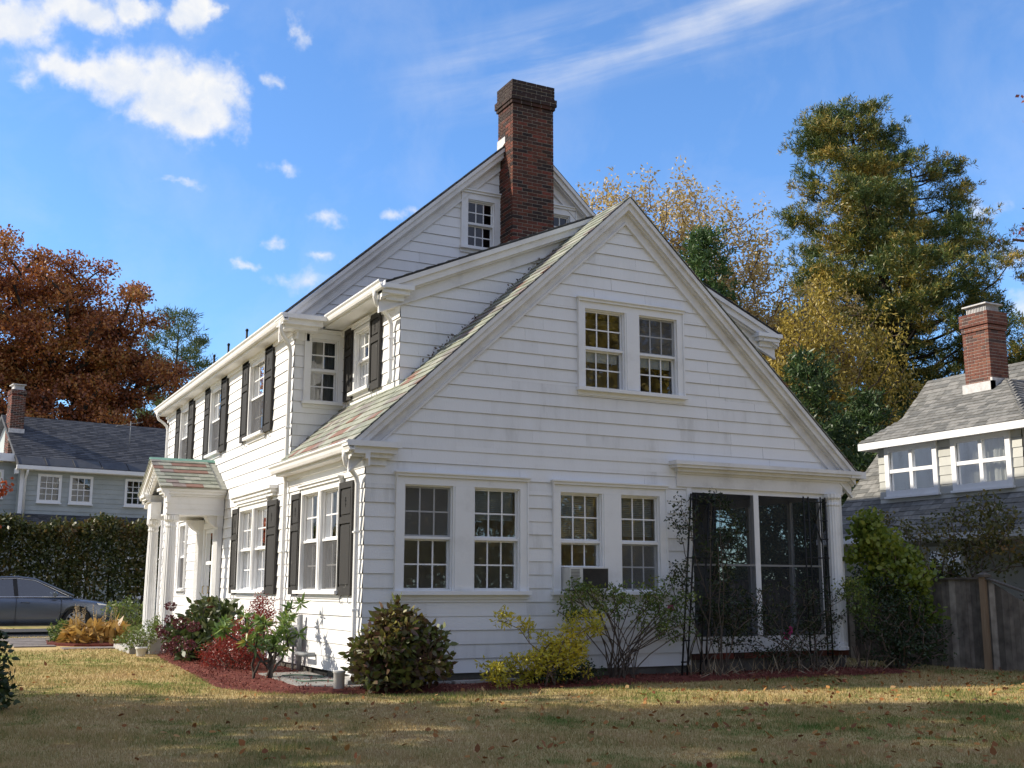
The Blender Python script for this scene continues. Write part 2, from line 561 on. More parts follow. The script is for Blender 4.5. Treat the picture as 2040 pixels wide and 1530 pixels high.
ALLOY = noisy('alloy_rim', [(.3, (.42, .42, .42)), (.7, (.55, .55, .55))], rough=.35, metallic=.8)
RUBBER = noisy('tyre_rubber', [(.3, (.015, .015, .015)), (.7, (.03, .03, .03))], rough=.85)
CARG = glass_mat('car_glass', boost=3.6, tint=(.25, .28, .28), wave=0)
LAMPG = glass_mat('lamp_glass', boost=2.0, tint=(.8, .8, .82), wave=0)
PLAST = noisy('cream_plastic', [(.3, (.55, .54, .50)), (.7, (.66, .65, .61))], rough=.5)
GRILLE = noisy('dark_grille', [(.3, (.03, .028, .025)), (.7, (.06, .055, .05))], rough=.7)
PIPE = noisy('grey_pipe', [(.3, (.20, .21, .22)), (.7, (.32, .33, .34))], rough=.55)
ORNG = noisy('red_orange_plastic', [(.3, (.55, .09, .06)), (.7, (.65, .13, .09))], rough=.5)
HOSE = noisy('green_hose_rubber', [(.3, (.07, .13, .09)), (.7, (.12, .19, .14))], rough=.5)

# ------------------------------------------------------------------ mesh helpers


class MB:
    def __init__(self):
        self.v, self.f, self.m, self.s = [], [], [], []

    def quad(self, *pts, mi=0, smooth=False):
        i = len(self.v)
        self.v += [tuple(p) for p in pts]
        self.f.append(tuple(range(i, i + len(pts))))
        self.m.append(mi)
        self.s.append(smooth)

    def box(self, x0, x1, y0, y1, z0, z1, T=None, mi=0):
        c = [(x, y, z) for z in (z0, z1) for y in (y0, y1) for x in (x0, x1)]
        if T:
            c = [T(*p) for p in c]
        self.hexa(c, mi)

    def hexa(self, c, mi=0):
        i = len(self.v)
        self.v += [tuple(p) for p in c]
        for f in ((0, 2, 3, 1), (4, 5, 7, 6), (0, 1, 5, 4), (2, 6, 7, 3), (0, 4, 6, 2), (1, 3, 7, 5)):
            self.f.append(tuple(i + k for k in f))
            self.m.append(mi)
            self.s.append(False)

    def prism(self, poly, fn, a, b, mi=0):
        """poly: 2-D outline; fn(p, q, t) -> xyz with t = a and b"""
        n = len(poly)
        i = len(self.v)
        self.v += [tuple(fn(p, q, a)) for p, q in poly] + [tuple(fn(p, q, b)) for p, q in poly]
        self.f += [tuple(range(i, i + n)), tuple(range(i + 2 * n - 1, i + n - 1, -1))]
        for k in range(n):
            j = (k + 1) % n
            self.f.append((i + k, i + n + k, i + n + j, i + j))
        self.m += [mi] * (n + 2)
        self.s += [False] * (n + 2)

    def tube(self, pts, rad, n=8, mi=0, cap=True, smooth=True):
        pts = [Vector(p) for p in pts]
        if not hasattr(rad, '__len__'):
            rad = [rad] * len(pts)
        i0 = len(self.v)
        ref = None
        for k, p in enumerate(pts):
            d = (pts[min(k + 1, len(pts) - 1)] - pts[max(k - 1, 0)]).normalized()
            if ref is None:
                ref = d.orthogonal().normalized()
            ref = (ref - d * ref.dot(d))
            ref = ref.normalized() if ref.length > 1e-6 else d.orthogonal().normalized()
            b = d.cross(ref)
            for j in range(n):
                a = 2 * math.pi * j / n
                self.v.append(tuple(p + (ref * math.cos(a) + b * math.sin(a)) * rad[k]))
        for k in range(len(pts) - 1):
            for j in range(n):
                a, b_ = i0 + k * n + j, i0 + k * n + (j + 1) % n
                self.f.append((a, b_, b_ + n, a + n))
                self.m.append(mi)
                self.s.append(smooth)
        if cap:
            self.f.append(tuple(range(i0 + n - 1, i0 - 1, -1)))
            self.f.append(tuple(range(i0 + (len(pts) - 1) * n, i0 + len(pts) * n)))
            self.m += [mi] * 2
            self.s += [False] * 2

    def lathe(self, c, prof, n=16, mi=0, smooth=True, flute=0):
        i0 = len(self.v)
        for z, r in prof:
            for j in range(n):
                a = 2 * math.pi * j / n
                rr = r * (1 - flute * (j % 2)) if flute else r
                self.v.append((c[0] + rr * math.cos(a), c[1] + rr * math.sin(a), c[2] + z))
        for k in range(len(prof) - 1):
            for j in range(n):
                a, b = i0 + k * n + j, i0 + k * n + (j + 1) % n
                self.f.append((a, b, b + n, a + n))
                self.m.append(mi)
                self.s.append(smooth and not flute)
        self.f.append(tuple(range(i0 + (len(prof) - 1) * n, i0 + len(prof) * n)))
        self.m.append(mi)
        self.s.append(False)

    def build(self, name, mats, parent=None, bevel=0):
        me = bpy.data.meshes.new(name)
        me.from_pydata(self.v, [], self.f)
        if not isinstance(mats, (list, tuple)):
            mats = [mats]
        for m in mats:
            me.materials.append(m)
        me.polygons.foreach_set('material_index', self.m)
        me.polygons.foreach_set('use_smooth', self.s)
        me.update()
        o = bpy.data.objects.new(name, me)
        COL.objects.link(o)
        if parent:
            o.parent = parent
            o.matrix_parent_inverse = Matrix.Identity(4)
            # parents are at the world origin or carry their own offset
        return o


def np_mesh(name, verts, k, mat, parent=None):
    """verts (n*k,3): n separate k-gons"""
    verts = np.asarray(verts, dtype=np.float32).reshape(-1, 3)
    n = len(verts) // k
    me = bpy.data.meshes.new(name)
    me.vertices.add(n * k)
    me.vertices.foreach_set('co', verts.ravel())
    me.loops.add(n * k)
    me.loops.foreach_set('vertex_index', np.arange(n * k, dtype=np.int32))
    me.polygons.add(n)
    me.polygons.foreach_set('loop_start', np.arange(0, n * k, k, dtype=np.int32))
    me.polygons.foreach_set('loop_total', np.full(n, k, dtype=np.int32))
    me.materials.append(mat)
    me.update(calc_edges=True)
    o = bpy.data.objects.new(name, me)
    COL.objects.link(o)
    if parent:
        o.parent = parent
    return o


def thing(name, label, cat, loc=(0, 0, 0), group=None):
    o = bpy.data.objects.new(name, None)
    o.empty_display_size = .2
    COL.objects.link(o)
    o.location = loc
    o['label'] = label
    o['category'] = cat
    if group:
        o['group'] = group
    return o


def tag(o, label, cat, group=None, kind=None):
    o['label'] = label
    o['category'] = cat
    if group:
        o['group'] = group
    if kind:
        o['kind'] = kind
    return o


def struct(o, label=None):
    o['kind'] = 'structure'
    if label:
        o['label'] = label
    return o


def unit(v):
    return v / (np.linalg.norm(v, axis=-1, keepdims=True) + 1e-9)


# wall frames: local (u along the wall, n outwards, z up)
def wall_front(y0):
    return lambda u, n, z: (u, y0 - n, z)


def wall_left(x0):
    return lambda u, n, z: (x0 - n, u, z)


def wall_right(x0):
    return lambda u, n, z: (x0 + n, u, z)


def urange(poly, z):
    xs = []
    for (a, za), (b, zb) in zip(poly, poly[1:] + poly[:1]):
        if za == zb:
            if abs(za - z) < 1e-9:
                xs += [a, b]
            continue
        t = (z - za) / (zb - za)
        if -1e-9 <= t <= 1 + 1e-9:
            xs.append(a + t * (b - a))
    return (min(xs), max(xs)) if len(xs) > 1 else None


def siding(mb, T, poly, holes=(), expo=.2, zbase=.267, out=.020, rng=random, board=1.3):
    zmin, zmax = min(p[1] for p in poly), max(p[1] for p in poly)
    cuts = sorted({zmin, zmax, *[p[1] for p in poly], *[h[2] for h in holes], *[h[3] for h in holes]})
    k = math.floor((zmin - zbase) / expo + 1e-6)
    while zbase + k * expo < zmax - 1e-6:
        c0 = zbase + k * expo
        c1 = c0 + expo
        k += 1
        a, b = max(c0, zmin), min(c1, zmax)
        zs = [a] + [c for c in cuts if a + 1e-4 < c < b - 1e-4] + [b]
        off = lambda z: out - (out - .004) * (z - c0) / expo
        wob = rng.uniform(-.002, .002)
        shift = rng.uniform(0, board)
        for za, zb in zip(zs, zs[1:]):
            ra, rb = urange(poly, za + 1e-7), urange(poly, zb - 1e-7)
            if not ra or not rb:
                continue
            lo, hi = min(ra[0], rb[0]), max(ra[1], rb[1])
            zm = (za + zb) / 2
            segs = [(lo, hi)]
            for h in holes:
                if h[2] <= zm <= h[3]:
                    ns = []
                    for s, e in segs:
                        if h[1] <= s or h[0] >= e:
                            ns.append((s, e))
                            continue
                        if h[0] > s:
                            ns.append((s, h[0]))
                        if h[1] < e:
                            ns.append((h[1], e))
                    segs = ns
            for s, e in segs:
                js = [s]
                x = math.floor(s / board) * board + shift
                while x < e - .15:
                    if x > s + .15:
                        js.append(x + rng.uniform(-.2, .2) if x - s > .4 and e - x > .4 else x)
                    x += board * rng.uniform(.55, 1.2)
                js.append(e)
                for p, q in zip(js, js[1:]):
                    d = rng.uniform(-.0015, .0015) + wob
                    clip = lambda u, r: min(max(u, r[0]), r[1])
                    p0, q0, p1, q1 = clip(p, ra), clip(q, ra), clip(p, rb), clip(q, rb)
                    if q0 - p0 < 1e-4 and q1 - p1 < 1e-4:
                        continue
                    if p > s:
                        p0, p1 = p0 + .0007, p1 + .0007
                    if q < e:
                        q0, q1 = q0 - .0007, q1 - .0007
                    oa, ob_ = off(za) + d, off(zb) + d
                    zl = za + (wob if za == c0 else 0)
                    mb.quad(T(p0, oa, zl), T(q0, oa, zl), T(q1, ob_, zb), T(p1, ob_, zb))
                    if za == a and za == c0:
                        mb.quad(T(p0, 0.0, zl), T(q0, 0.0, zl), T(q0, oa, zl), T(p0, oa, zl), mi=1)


def slates(mb, P0, U, V, Nn, ulen, vlen, expo=.2, wid=.3, th=.014, rng=random, trim=None):
    P0, U, V, Nn = map(Vector, (P0, U, V, Nn))
    k = 0
    v = 0.0
    while v < vlen - .02:
        v1 = min(v + expo * 1.12, vlen)
        u = -rng.uniform(0, wid)
        while u < ulen:
            w = wid * rng.uniform(.75, 1.15)
            a, b = max(u, 0), min(u + w - .004, ulen)
            if trim:
                t = trim(v)
                a, b = max(a, t[0]), min(b, t[1])
            if b - a > .02:
                j = rng.uniform(-.008, .008)
                t0 = th + rng.uniform(.004, .012)
                A = P0 + U * a + V * (v + j) + Nn * t0
                B = P0 + U * b + V * (v + j) + Nn * t0
                Cc = P0 + U * b + V * v1 + Nn * .006
                D = P0 + U * a + V * v1 + Nn * .006
                dn = Nn * (t0 - .001)
                i = len(mb.v)
                mb.v += [tuple(x) for x in (A, B, Cc, D, A - dn, B - dn)]
                dC = Cc - Nn * .005
                dD = D - Nn * .005
                mb.v += [tuple(dC), tuple(dD)]
                for f in ((0, 1, 2, 3), (4, 5, 1, 0), (5, 6, 2, 1), (7, 4, 0, 3)):
                    mb.f.append(tuple(i + q for q in f))
                    mb.m.append(0)
                    mb.s.append(False)
            u += w
        v += expo
        k += 1


def bricks(mb, x0, x1, y0, y1, z0, z1, L=.205, H=.058, J=.013, D=.09, rng=random, core=True):
    rows_ = max(1, round((z1 - z0) / (H + J)))
    pitch = (z1 - z0) / rows_
    H = pitch - J
    z = z0
    row = 0
    for _k in range(rows_):
        off = (L + J) / 2 if row % 2 else 0
        for side in range(4):
            if side in (0, 2):
                a, b = x0, x1
            else:
                a, b = y0 + D + J, y1 - D - J
            u = a - off if side in (0, 2) else a - (L + J) / 2 + off
            while u < b - .01:
                s, e = max(u, a), min(u + L, b)
                u += L + J
                if e - s < .02:
                    continue
                jt = rng.uniform(-.002, .002)
                if side == 0:
                    mb.box(s, e, y0 + jt, y0 + D, z, z + H)
                elif side == 2:
                    mb.box(s, e, y1 - D, y1 + jt, z, z + H)
                elif side == 1:
                    mb.box(x1 - D, x1 + jt, s, e, z, z + H)
                else:
                    mb.box(x0 + jt, x0 + D, s, e, z, z + H)
        z += pitch
        row += 1
    if core:
        q = .008
        mb.box(x0 + q, x1 - q, y0 + q, y1 - q, z0 + .003, z1 - J - .002, mi=1)


# ------------------------------------------------------------------ the ground and its sheets
GZ = .1


def ground_z(x, y):
    t = min(max(y / 18.0, 0), 1)
    return GZ + .18 * t


def build_ground():
    mb = MB()
    xs = [-400, -150, -60, -30, -20, -14, -10, -7, -5, -3, -1, 1, 3, 5, 7, 9, 11, 14, 20, 30, 60, 150, 400]
    ys = [-400, -150, -60, -30, -22, -18, -15, -12, -10, -8, -6, -4, -2, 0, 3, 6, 9, 12, 15, 18, 24, 40, 80, 160, 500]
    nx = len(xs)
    for y in ys:
        for x in xs:
            mb.v.append((x, y, ground_z(x, y)))
    for j in range(len(ys) - 1):
        for i in range(nx - 1):
            a = j * nx + i
            mb.f.append((a, a + 1, a + nx + 1, a + nx))
            mb.m.append(0)
            mb.s.append(True)
    struct(mb.build('lawn', LAWN))


build_ground()
BED = [(-1.15, 9.2), (-1.45, 6), (-1.62, 2.5), (-1.75, .9), (-1.35, -.15), (-.3, -.82), (.6, -1.05), (2.5, -1.1), (5, -1.05), (7, -1.15), (9.2, -1.2)]


def inside(poly, x, y):
    c = np.zeros(np.shape(x), bool)
    n = len(poly)
    for i in range(n):
        x0, y0 = poly[i]
        x1, y1 = poly[(i + 1) % n]
        cond = ((y0 > y) != (y1 > y))
        xi = (x1 - x0) * (y - y0) / ((y1 - y0) if y1 != y0 else 1e-9) + x0
        c ^= cond & (x < xi)
    return c


BEDPOLY = BED + [(9.2, .2), (.2, .2), (.2, 9.2)]


def build_beds():
    rng = np.random.default_rng(5)
    # mulch as a finely divided low mound
    mb = MB()
    outer = []
    for (a, b) in zip(BED, BED[1:]):
        d = math.hypot(b[0] - a[0], b[1] - a[1])
        n = max(1, int(d / .15))
        for k in range(n):
            t = k / n
            outer.append((a[0] + (b[0] - a[0]) * t + rng.normal(0, .025), a[1] + (b[1] - a[1]) * t + rng.normal(0, .025)))
    outer.append(BED[-1])
    inner = []
    for x, y in outer:
        if y > .2 and x < 0.2:
            inner.append((-.03, y))
        elif x < .3 and y <= .2:
            inner.append((-.03, max(y, -.03) if x < -.3 else -.03))
        else:
            inner.append((x, -.03))
    K = 6
    for (ox, oy), (ix, iy) in zip(outer, inner):
        for k in range(K + 1):
            t = k / K
            x, y = ox + (ix - ox) * t, oy + (iy - oy) * t
            h = .004 + .05 * min(1, t * 3) + rng.uniform(-.008, .008) * (k > 0)
            mb.v.append((x, y, ground_z(x, y) + h))
    for i in range(len(outer) - 1):
        for k in range(K):
            a = i * (K + 1) + k
            mb.f.append((a, a + 1, a + K + 2, a + K + 1))
            mb.m.append(0)
            mb.s.append(True)
    struct(mb.build('mulch_bed', MULCH))
    # loose chips
    pts = []
    while len(pts) < 16000:
        x = rng.uniform(-1.9, 9.2, 4000)
        y = rng.uniform(-1.35, 9.2, 4000)
        x2 = x + rng.normal(0, .05, 4000)
        y2 = y + rng.normal(0, .05, 4000)
        ok = inside(BEDPOLY, x2, y2) & ((x < -.05) | (y < -.05))
        for a, b in zip(x[ok], y[ok]):
            pts.append((a, b, ground_z(a, b) + .055 + rng.uniform(-.02, .012)))
    c = np.array(pts)
    v = leaf_quads(rng, c, .055, .018, up=.85, lift=.35)
    o = np_mesh('mulch_chips', v, 4, CHIP)
    tag(o, 'loose red wood chips scattered over the mulch bed round the house', 'mulch', kind='stuff')
    # second small bed far left by the path
    mb = MB()
    P = [(-2.9, 12.0), (-2.4, 11.4), (-1.7, 11.1), (-.6, 11.0), (-.6, 13.8), (-1.8, 13.9), (-2.8, 13.2)]
    mb.prism(P, lambda p, q, t: (p, q, ground_z(p, q) + t), -.05, .05)
    struct(mb.build('mulch_bed', MULCH))
    # gravel strip in the corner and the pale kerb stones
    mb = MB()
    P = [(-.85, .1), (-.8, 2.3), (-.03, 2.3), (-.03, -.04), (2.2, -.04), (2.2, -.32), (-.2, -.35)]
    mb.prism(P, lambda p, q, t: (p, q, ground_z(p, q) + t), .0, .068)
    struct(mb.build('gravel_strip', GRAVEL))
    # path slabs
    mb = MB()
    for i in range(7):
        x0, x1 = -8 + i * 1.1, -8 + i * 1.1 + 1.08
        if x1 > -1.2:
            break
        for j in range(2):
            y0 = 10.0 + j * .62 if False else 14.05 + j * .62
            mb.box(x0, x1, y0, y0 + .6, ground_z(0, y0) - .05, ground_z(0, y0) + .022)
    for j in range(6):
        y0 = 9.5 + j * .0
    for i in range(4):
        mb.box(-3.6, -2.75 - .02, 11.4 + i * .66, 12.04 + i * .66, ground_z(0, 12) - .05, ground_z(0, 12 + i * .66) + .02)
    for i in range(3):
        mb.box(-2.73 + i * .52, -2.23 + i * .52, 10.3, 10.98, ground_z(0, 10.5) - .05, ground_z(0, 10.6) + .02)
    struct(mb.build('path', PATHM))
    # driveway the car stands on
    mb = MB()
    z = ground_z(0, 18)
    mb.quad((-60, 15.9, ground_z(0, 15.9) + .006), (2.0, 15.9, ground_z(0, 15.9) + .006), (2.0, 18, z + .006), (-60, 18, z + .006))
    mb.quad((-60, 18, z + .006), (2.0, 18, z + .006), (2.0, 21.5, z + .006), (-60, 21.5, z + .006))
    struct(mb.build('driveway', ASPH))


def leaf_quads(rng, c, L, W, up=0.0, lift=1.0, axis=None, fold=0.0, jitter=.35):
    """diamond leaves at c; up: how far blades lie flat (normal to the sky); axis: preferred leaf direction per leaf"""
    n = len(c)
    a = rng.normal(size=(n, 3))
    a[:, 2] *= lift
    if axis is not None:
        a = unit(a) * jitter * 2 + axis
    a = unit(a)
    nn = rng.normal(size=(n, 3))
    nn = unit(nn) * (1 - up) + np.array([0, 0, 1.0]) * up
    s = unit(np.cross(a, nn))
    l = L * rng.uniform(.65, 1.25, (n, 1))
    w = W * rng.uniform(.7, 1.2, (n, 1)) / 2
    p0 = c
    m = c + a * l * .5
    v = np.stack([p0, m + s * w, c + a * l, m - s * w], 1)
    return v.reshape(-1, 3)


def leaf_hex(rng, c, L, W, axis=None, jitter=.35, up=0.0, lift=1.0):
    n = len(c)
    a = rng.normal(size=(n, 3))
    a[:, 2] *= lift
    if axis is not None:
        a = unit(a) * jitter * 2 + axis
    a = unit(a)
    nn = unit(rng.normal(size=(n, 3))) * (1 - up) + np.array([0, 0, 1.0]) * up
    s = unit(np.cross(a, nn))
    k = unit(np.cross(s, a))
    l = L * rng.uniform(.6, 1.25, (n, 1))
    w = W * rng.uniform(.75, 1.15, (n, 1)) / 2
    dr = l * .12
    v = np.stack([c, c + a * l * .28 + s * w, c + a * l * .62 + s * w * .85 - k * dr * .4, c + a * l - k * dr, c + a * l * .62 - s * w * .85 - k * dr * .4, c + a * l * .28 - s * w], 1)
    return v.reshape(-1, 3)


build_beds()


def build_grass():
    rng = np.random.default_rng(11)
    cx, cy = -5.514, -15.232
    fx, fy = math.sin(YAW), math.cos(YAW)
    rx, ry = math.cos(YAW), -math.sin(YAW)
    # sectors by distance from where the lawn begins; nearer lawn needs finer, denser blades
    V = []
    for d0, d1, dens, h, w in ((7.6, 10.5, 3200, .042, .006), (10.5, 14, 1900, .044, .008), (14, 20, 800, .05, .012), (20, 34, 280, .055, .018)):
        area = (d1 - d0) * (d0 + d1) / 2 * 1.06
        n = int(area * dens)
        d = np.sqrt(rng.uniform(d0 * d0, d1 * d1, n))
        t = rng.uniform(-.53, .53, n) * d
        x = cx + fx * d + rx * t
        y = cy + fy * d + ry * t
        ok = ~inside(BEDPOLY, x, y) & ~((x > 0) & (y > -.1) & (x < 9)) & ~((y > 15.8) & (y < 21.6)) & ~((x > -.1) & (y > 0) & (x < 9)) & (y < 24) & ~((x > 11) & (y > -2)) & ~((y > 10.3) & (y < 14.4) & (x > -3.65))
        x, y = x[ok], y[ok]
        n = len(x)
        z = GZ + .18 * np.clip(y / 18, 0, 1)
        p = np.stack([x, y, z], 1)
        lean = rng.normal(size=(n, 3)) * .42
        lean[:, 2] = 1
        lump = .5 + .25 * (np.sin(x * 2.3 + 1.7 * np.sin(y * 1.9)) + np.sin(y * 2.9 + 1.3 * np.sin(x * 3.1))) 
        hh = h * rng.uniform(.45, 1.25, (n, 1)) * (.65 + .75 * np.clip(lump, 0, 1) ** 2)[:, None]
        tip = p + unit(lean) * hh
        ang = rng.uniform(0, 2 * math.pi, n)
        s = np.stack([np.cos(ang), np.sin(ang), np.zeros(n)], 1) * w / 2
        V.append(np.stack([p - s, p + s, tip], 1).reshape(-1, 3))
    o = np_mesh('grass', np.concatenate(V), 3, BLADE)
    tag(o, 'short half dry autumn grass covering the front lawn', 'grass', kind='stuff')
    # fallen leaves
    n = 1500
    d = np.sqrt(rng.uniform(8 ** 2, 20 ** 2, n))
    t = (rng.beta(2.2, 1.0, n) - .5) * 1.05 * d
    x = cx + fx * d + rx * t
    y = cy + fy * d + ry * t
    ok = ~inside(BEDPOLY, x, y) & ~((x > -.1) & (y > -.1) & (x < 9))
    x, y = x[ok], y[ok]
    c = np.stack([x, y, GZ + .18 * np.clip(y / 18, 0, 1) + rng.uniform(.02, .055, len(x))], 1)
    v = leaf_hex(rng, c, .07, .052, up=.6, lift=.7)
    m = leaf_mat('fallen_leaf', [(0, (.16, .07, .035)), (.35, (.28, .115, .04)), (.7, (.42, .21, .07)), (.9, (.45, .30, .15)), (1, (.24, .06, .03))], trans=.15, gloss=.01)
    o = np_mesh('fallen_leaves', v, 6, m)
    tag(o, 'brown and orange fallen leaves scattered across the lawn', 'leaves', kind='stuff')


build_grass()

# ------------------------------------------------------------------ the white house
HOUSE = thing('white_house', 'white shingled two-storey house with black shutters, gabled wing, slate roof and tall brick chimney', 'house')
Wd = 8.87          # wing width
RX = 4.436         # ridge x
WR = 7.87          # wing ridge height (top of slates at the rake)
WS = .926          # wing roof slope
MR, MS = 10.40, .905
LY = 3.752         # main gable wall
FY = 15.0          # far end of main block
FL = .267          # bottom of shingles
DX = .88           # dormer wall inset
DZ = 6.02          # dormer wall top


def zr_wing(x):
    return WR - WS * abs(x - RX)


def zr_main(x):
    return MR - MS * abs(x - RX)


def window(T, units, z0, z1, screens=None, blinds=None, cloth=None, casing=.1, head=.045, cols=3, rows=2, sill=True, screen=False, curtain=None, apron=False, gl=None, mid=.5, shade=None, label=None, open_to=None, mull_w=None, flat_screen=.045, capw=.05):
    """double-hung unit(s); units = list of (u0,u1) glass openings; z0,z1 opening heights"""
    gl = gl or GLASS
    U0, U1 = units[0][0] - casing, units[-1][1] + casing
    mb = MB()
    mb.box(U0, units[0][0], 0, .05, z0, z1 + casing, T)
    mb.box(units[-1][1], U1, 0, .05, z0, z1 + casing, T)
    mb.box(units[0][0], units[-1][1], 0, .05, z1, z1 + casing, T)
    for (a, b), (c, d) in zip(units, units[1:]):
        mb.box(b, c, 0, .045, z0, z1, T)
        mb.box(b + .03, c - .03, .045, .058, z0 + .02, z1 - .002, T)
    # outer back-band
    mb.box(U0 - .025, U0, 0, .07, z0, z1 + casing + head * .4, T)
    mb.box(U1, U1 + .025, 0, .07, z0, z1 + casing + head * .4, T)
    mb.box(U0 - .03, U1 + .03, 0, .085, z1 + casing + .002, z1 + casing + head, T)
    mb.box(U0 - capw, U1 + capw, 0, .115, z1 + casing + head, z1 + casing + head + .022, T)
    for a, b in units:   # jamb liners
        mb.box(a - .02, a, -.13, 0, z0 - .02, z1 + .02, T)
        mb.box(b, b + .02, -.13, 0, z0 - .02, z1 + .02, T)
        mb.box(a, b, -.13, 0, z1, z1 + .02, T)
        mb.box(a, b, -.13, 0, z0 - .02, z0, T)
    w = mb.build('window', TRIM, HOUSE)
    if label:
        w['label'] = label
    if sill:
        mb = MB()
        mb.box(U0 - .05, U1 + .05, 0, .12, z0 - .055, z0, T)
        mb.box(U0 - .03, U1 + .03, 0, .04, z0 - .12, z0 - .055, T)
        mb.build('sill', TRIM, w)
    for i, (a, b) in enumerate(units):
        zm = z0 + (z1 - z0) * mid
        mb = MB()
        g = MB()
        fr = .042
        for lo, hi, n0 in ((zm, z1, -.035), (z0, zm, -.065)):
            n1 = n0 - .03
            mb.box(a + .002, a + fr, n1, n0, lo + .001, hi - .001, T)
            mb.box(b - fr, b - .002, n1, n0, lo + .001, hi - .001, T)
            mb.box(a + fr, b - fr, n1, n0, lo + .001, lo + fr, T)
            mb.box(a + fr, b - fr, n1, n0, hi - fr, hi - .001, T)
            ga, gb, gc, gd = a + fr, b - fr, lo + fr, hi - fr
            nm = n0 - .001
            for c in range(1, cols):
                u = ga + (gb - ga) * c / cols
                mb.box(u - .011, u + .011, nm - .008, nm, gc, gd, T)
            for r in range(1, rows):
                z = gc + (gd - gc) * r / rows
                mb.box(ga, gb, nm - .009, nm - .001, z - .011, z + .011, T)
            g.quad(T(ga, n0 - .012, gc), T(gb, n0 - .012, gc), T(gb, n0 - .012, gd), T(ga, n0 - .012, gd))
        # storm frame, slim, in front
        for (p, q, r, s) in ((a, a + .02, z0, z1), (b - .02, b, z0, z1), (a + .02, b - .02, z1 - .02, z1), (a + .02, b - .02, z0, z0 + .02), (a + .02, b - .02, zm - .018, zm + .018)):
            mb.box(p, q, -.03, .006, r, s, T)
        mb.build('sash', TRIM, w)
        g.build('glass_pane', gl, w)
        if screens and screens[i]:
            s = MB()
            lo_, hi_ = (z0 + .02, zm - .018) if screens[i] == 'lower' else (zm + .018, z1 - .02)
            s.quad(T(a + .02, -.012, lo_), T(b - .02, -.012, lo_), T(b - .02, -.012, hi_), T(a + .02, -.012, hi_))
            s.build('insect_screen', SCREEN2, w)
        if blinds and blinds[i]:
            s = MB()
            zz = z1 - .02
            while zz > z1 - (z1 - z0) * blinds[i]:
                s.box(a + .03, b - .03, -.165, -.14, zz - .018, zz - .015, T)
                s.quad(T(a + .03, -.162, zz - .026), T(b - .03, -.162, zz - .026), T(b - .03, -.146, zz - .004), T(a + .03, -.146, zz - .004))
                zz -= .03
            s.build('slatted_blind', BLIND, w)
        if screen:
            s = MB()
            s.quad(T(a + .02, -.012, z0 + .02), T(b - .02, -.012, z0 + .02), T(b - .02, -.012, zm - .018), T(a + .02, -.012, zm - .018))
            s.build('insect_screen', SCREEN, w)
        if shade and shade[i]:
            s = MB()
            s.box(a + .03, b - .03, -.14, -.13, z1 - (z1 - z0) * shade[i], z1, T)
            s.build('window_blind', BLIND, w)
        if curtain:
            s = MB()
            k = 26
            cover = curtain if isinstance(curtain, float) else 1.0
            zt, zb = z1, z1 - (z1 - z0) * cover
            for part in ((a - .05, a + (b - a) * .36), (b - (b - a) * .36, b + .05)) if cover == 1.0 else ((a - .02, b + .02),):
                pu = None
                for q in range(k + 1):
                    u = part[0] + (part[1] - part[0]) * q / k
                    nn = -.2 + .025 * math.sin(q * 1.9)
                    if pu:
                        s.quad(T(pu[0], pu[1], zb), T(u, nn, zb), T(u, nn, zt), T(pu[0], pu[1], zt), smooth=True)
                    pu = (u, nn)
            s.build('curtain', cloth or CURT2, w)
    return w


def shutter(T, u0, u1, z0, z1, off=.035):
    mb = MB()
    th = .035
    st = .06
    n0, n1 = off, off + th
    zr = z0 + (z1 - z0) * .66
    mb.box(u0, u0 + st, n0, n1, z0, z1, T)
    mb.box(u1 - st, u1, n0, n1, z0, z1, T)
    for a, b in ((z0, z0 + .12), (zr - .05, zr + .05), (z1 - .09, z1)):
        mb.box(u0 + st, u1 - st, n0, n1, a, b, T)
    for a, b in ((z0 + .12, zr - .05), (zr + .05, z1 - .09)):
        mb.box(u0 + st, u1 - st, n0, n0 + .012, a, b, T)
        mb.box(u0 + st + .035, u1 - st - .035, n0 + .012, n0 + .028, a + .035, b - .035, T)
    # hooks / holdback under the shutter
    uc = (u0 + u1) / 2
    s = mb.build('shutter', BLACK, HOUSE)
    c = MB()
    zc = (zr + .05 + z1 - .09) / 2
    nn = n0 + .0285
    for du, dz, a, b in ((0, 0, .011, .075), (0, .02, .036, .011), (0, -.035, .026, .009), (0, .055, .017, .016)):
        c.box(uc + du - a, uc + du + a, nn - .002, nn + .0015, zc + dz - b, zc + dz + b, T)
    c.build('cutout', SHGAP, s)
    for uu in (u0 + .12, u1 - .12):
        h = MB()
        p = [T(uu, .03, z0 - .0), T(uu, .06, z0 - .05), T(uu, .05, z0 - .10), T(uu, .03, z0 - .12), T(uu, .015, z0 - .09)]
        h.tube(p, .006, 5)
        h.build('shutter_hook', PIPE, s)
    return s


# openings (u0,u1,z0,z1) in each wall
A_ = [(.595, 1.355), (1.705, 2.466)]
B_ = [(3.17, 3.915), (4.275, 5.005)]
U_ = [(3.64, 4.392), (4.678, 5.428)]
holes_front = [(.595, 2.466, 1.425, 2.94), (3.17, 5.005, 1.425, 2.93), (3.64, 5.428, 4.61, 5.905), (5.56, 8.95, .2, 3.33)]
TF = wall_front(0.0)
gable = [(0, FL), (Wd, FL), (Wd, zr_wing(Wd) - .22), (RX, WR - .24), (0, zr_wing(0) - .22)]
mb = MB()
siding(mb, TF, gable, holes_front)
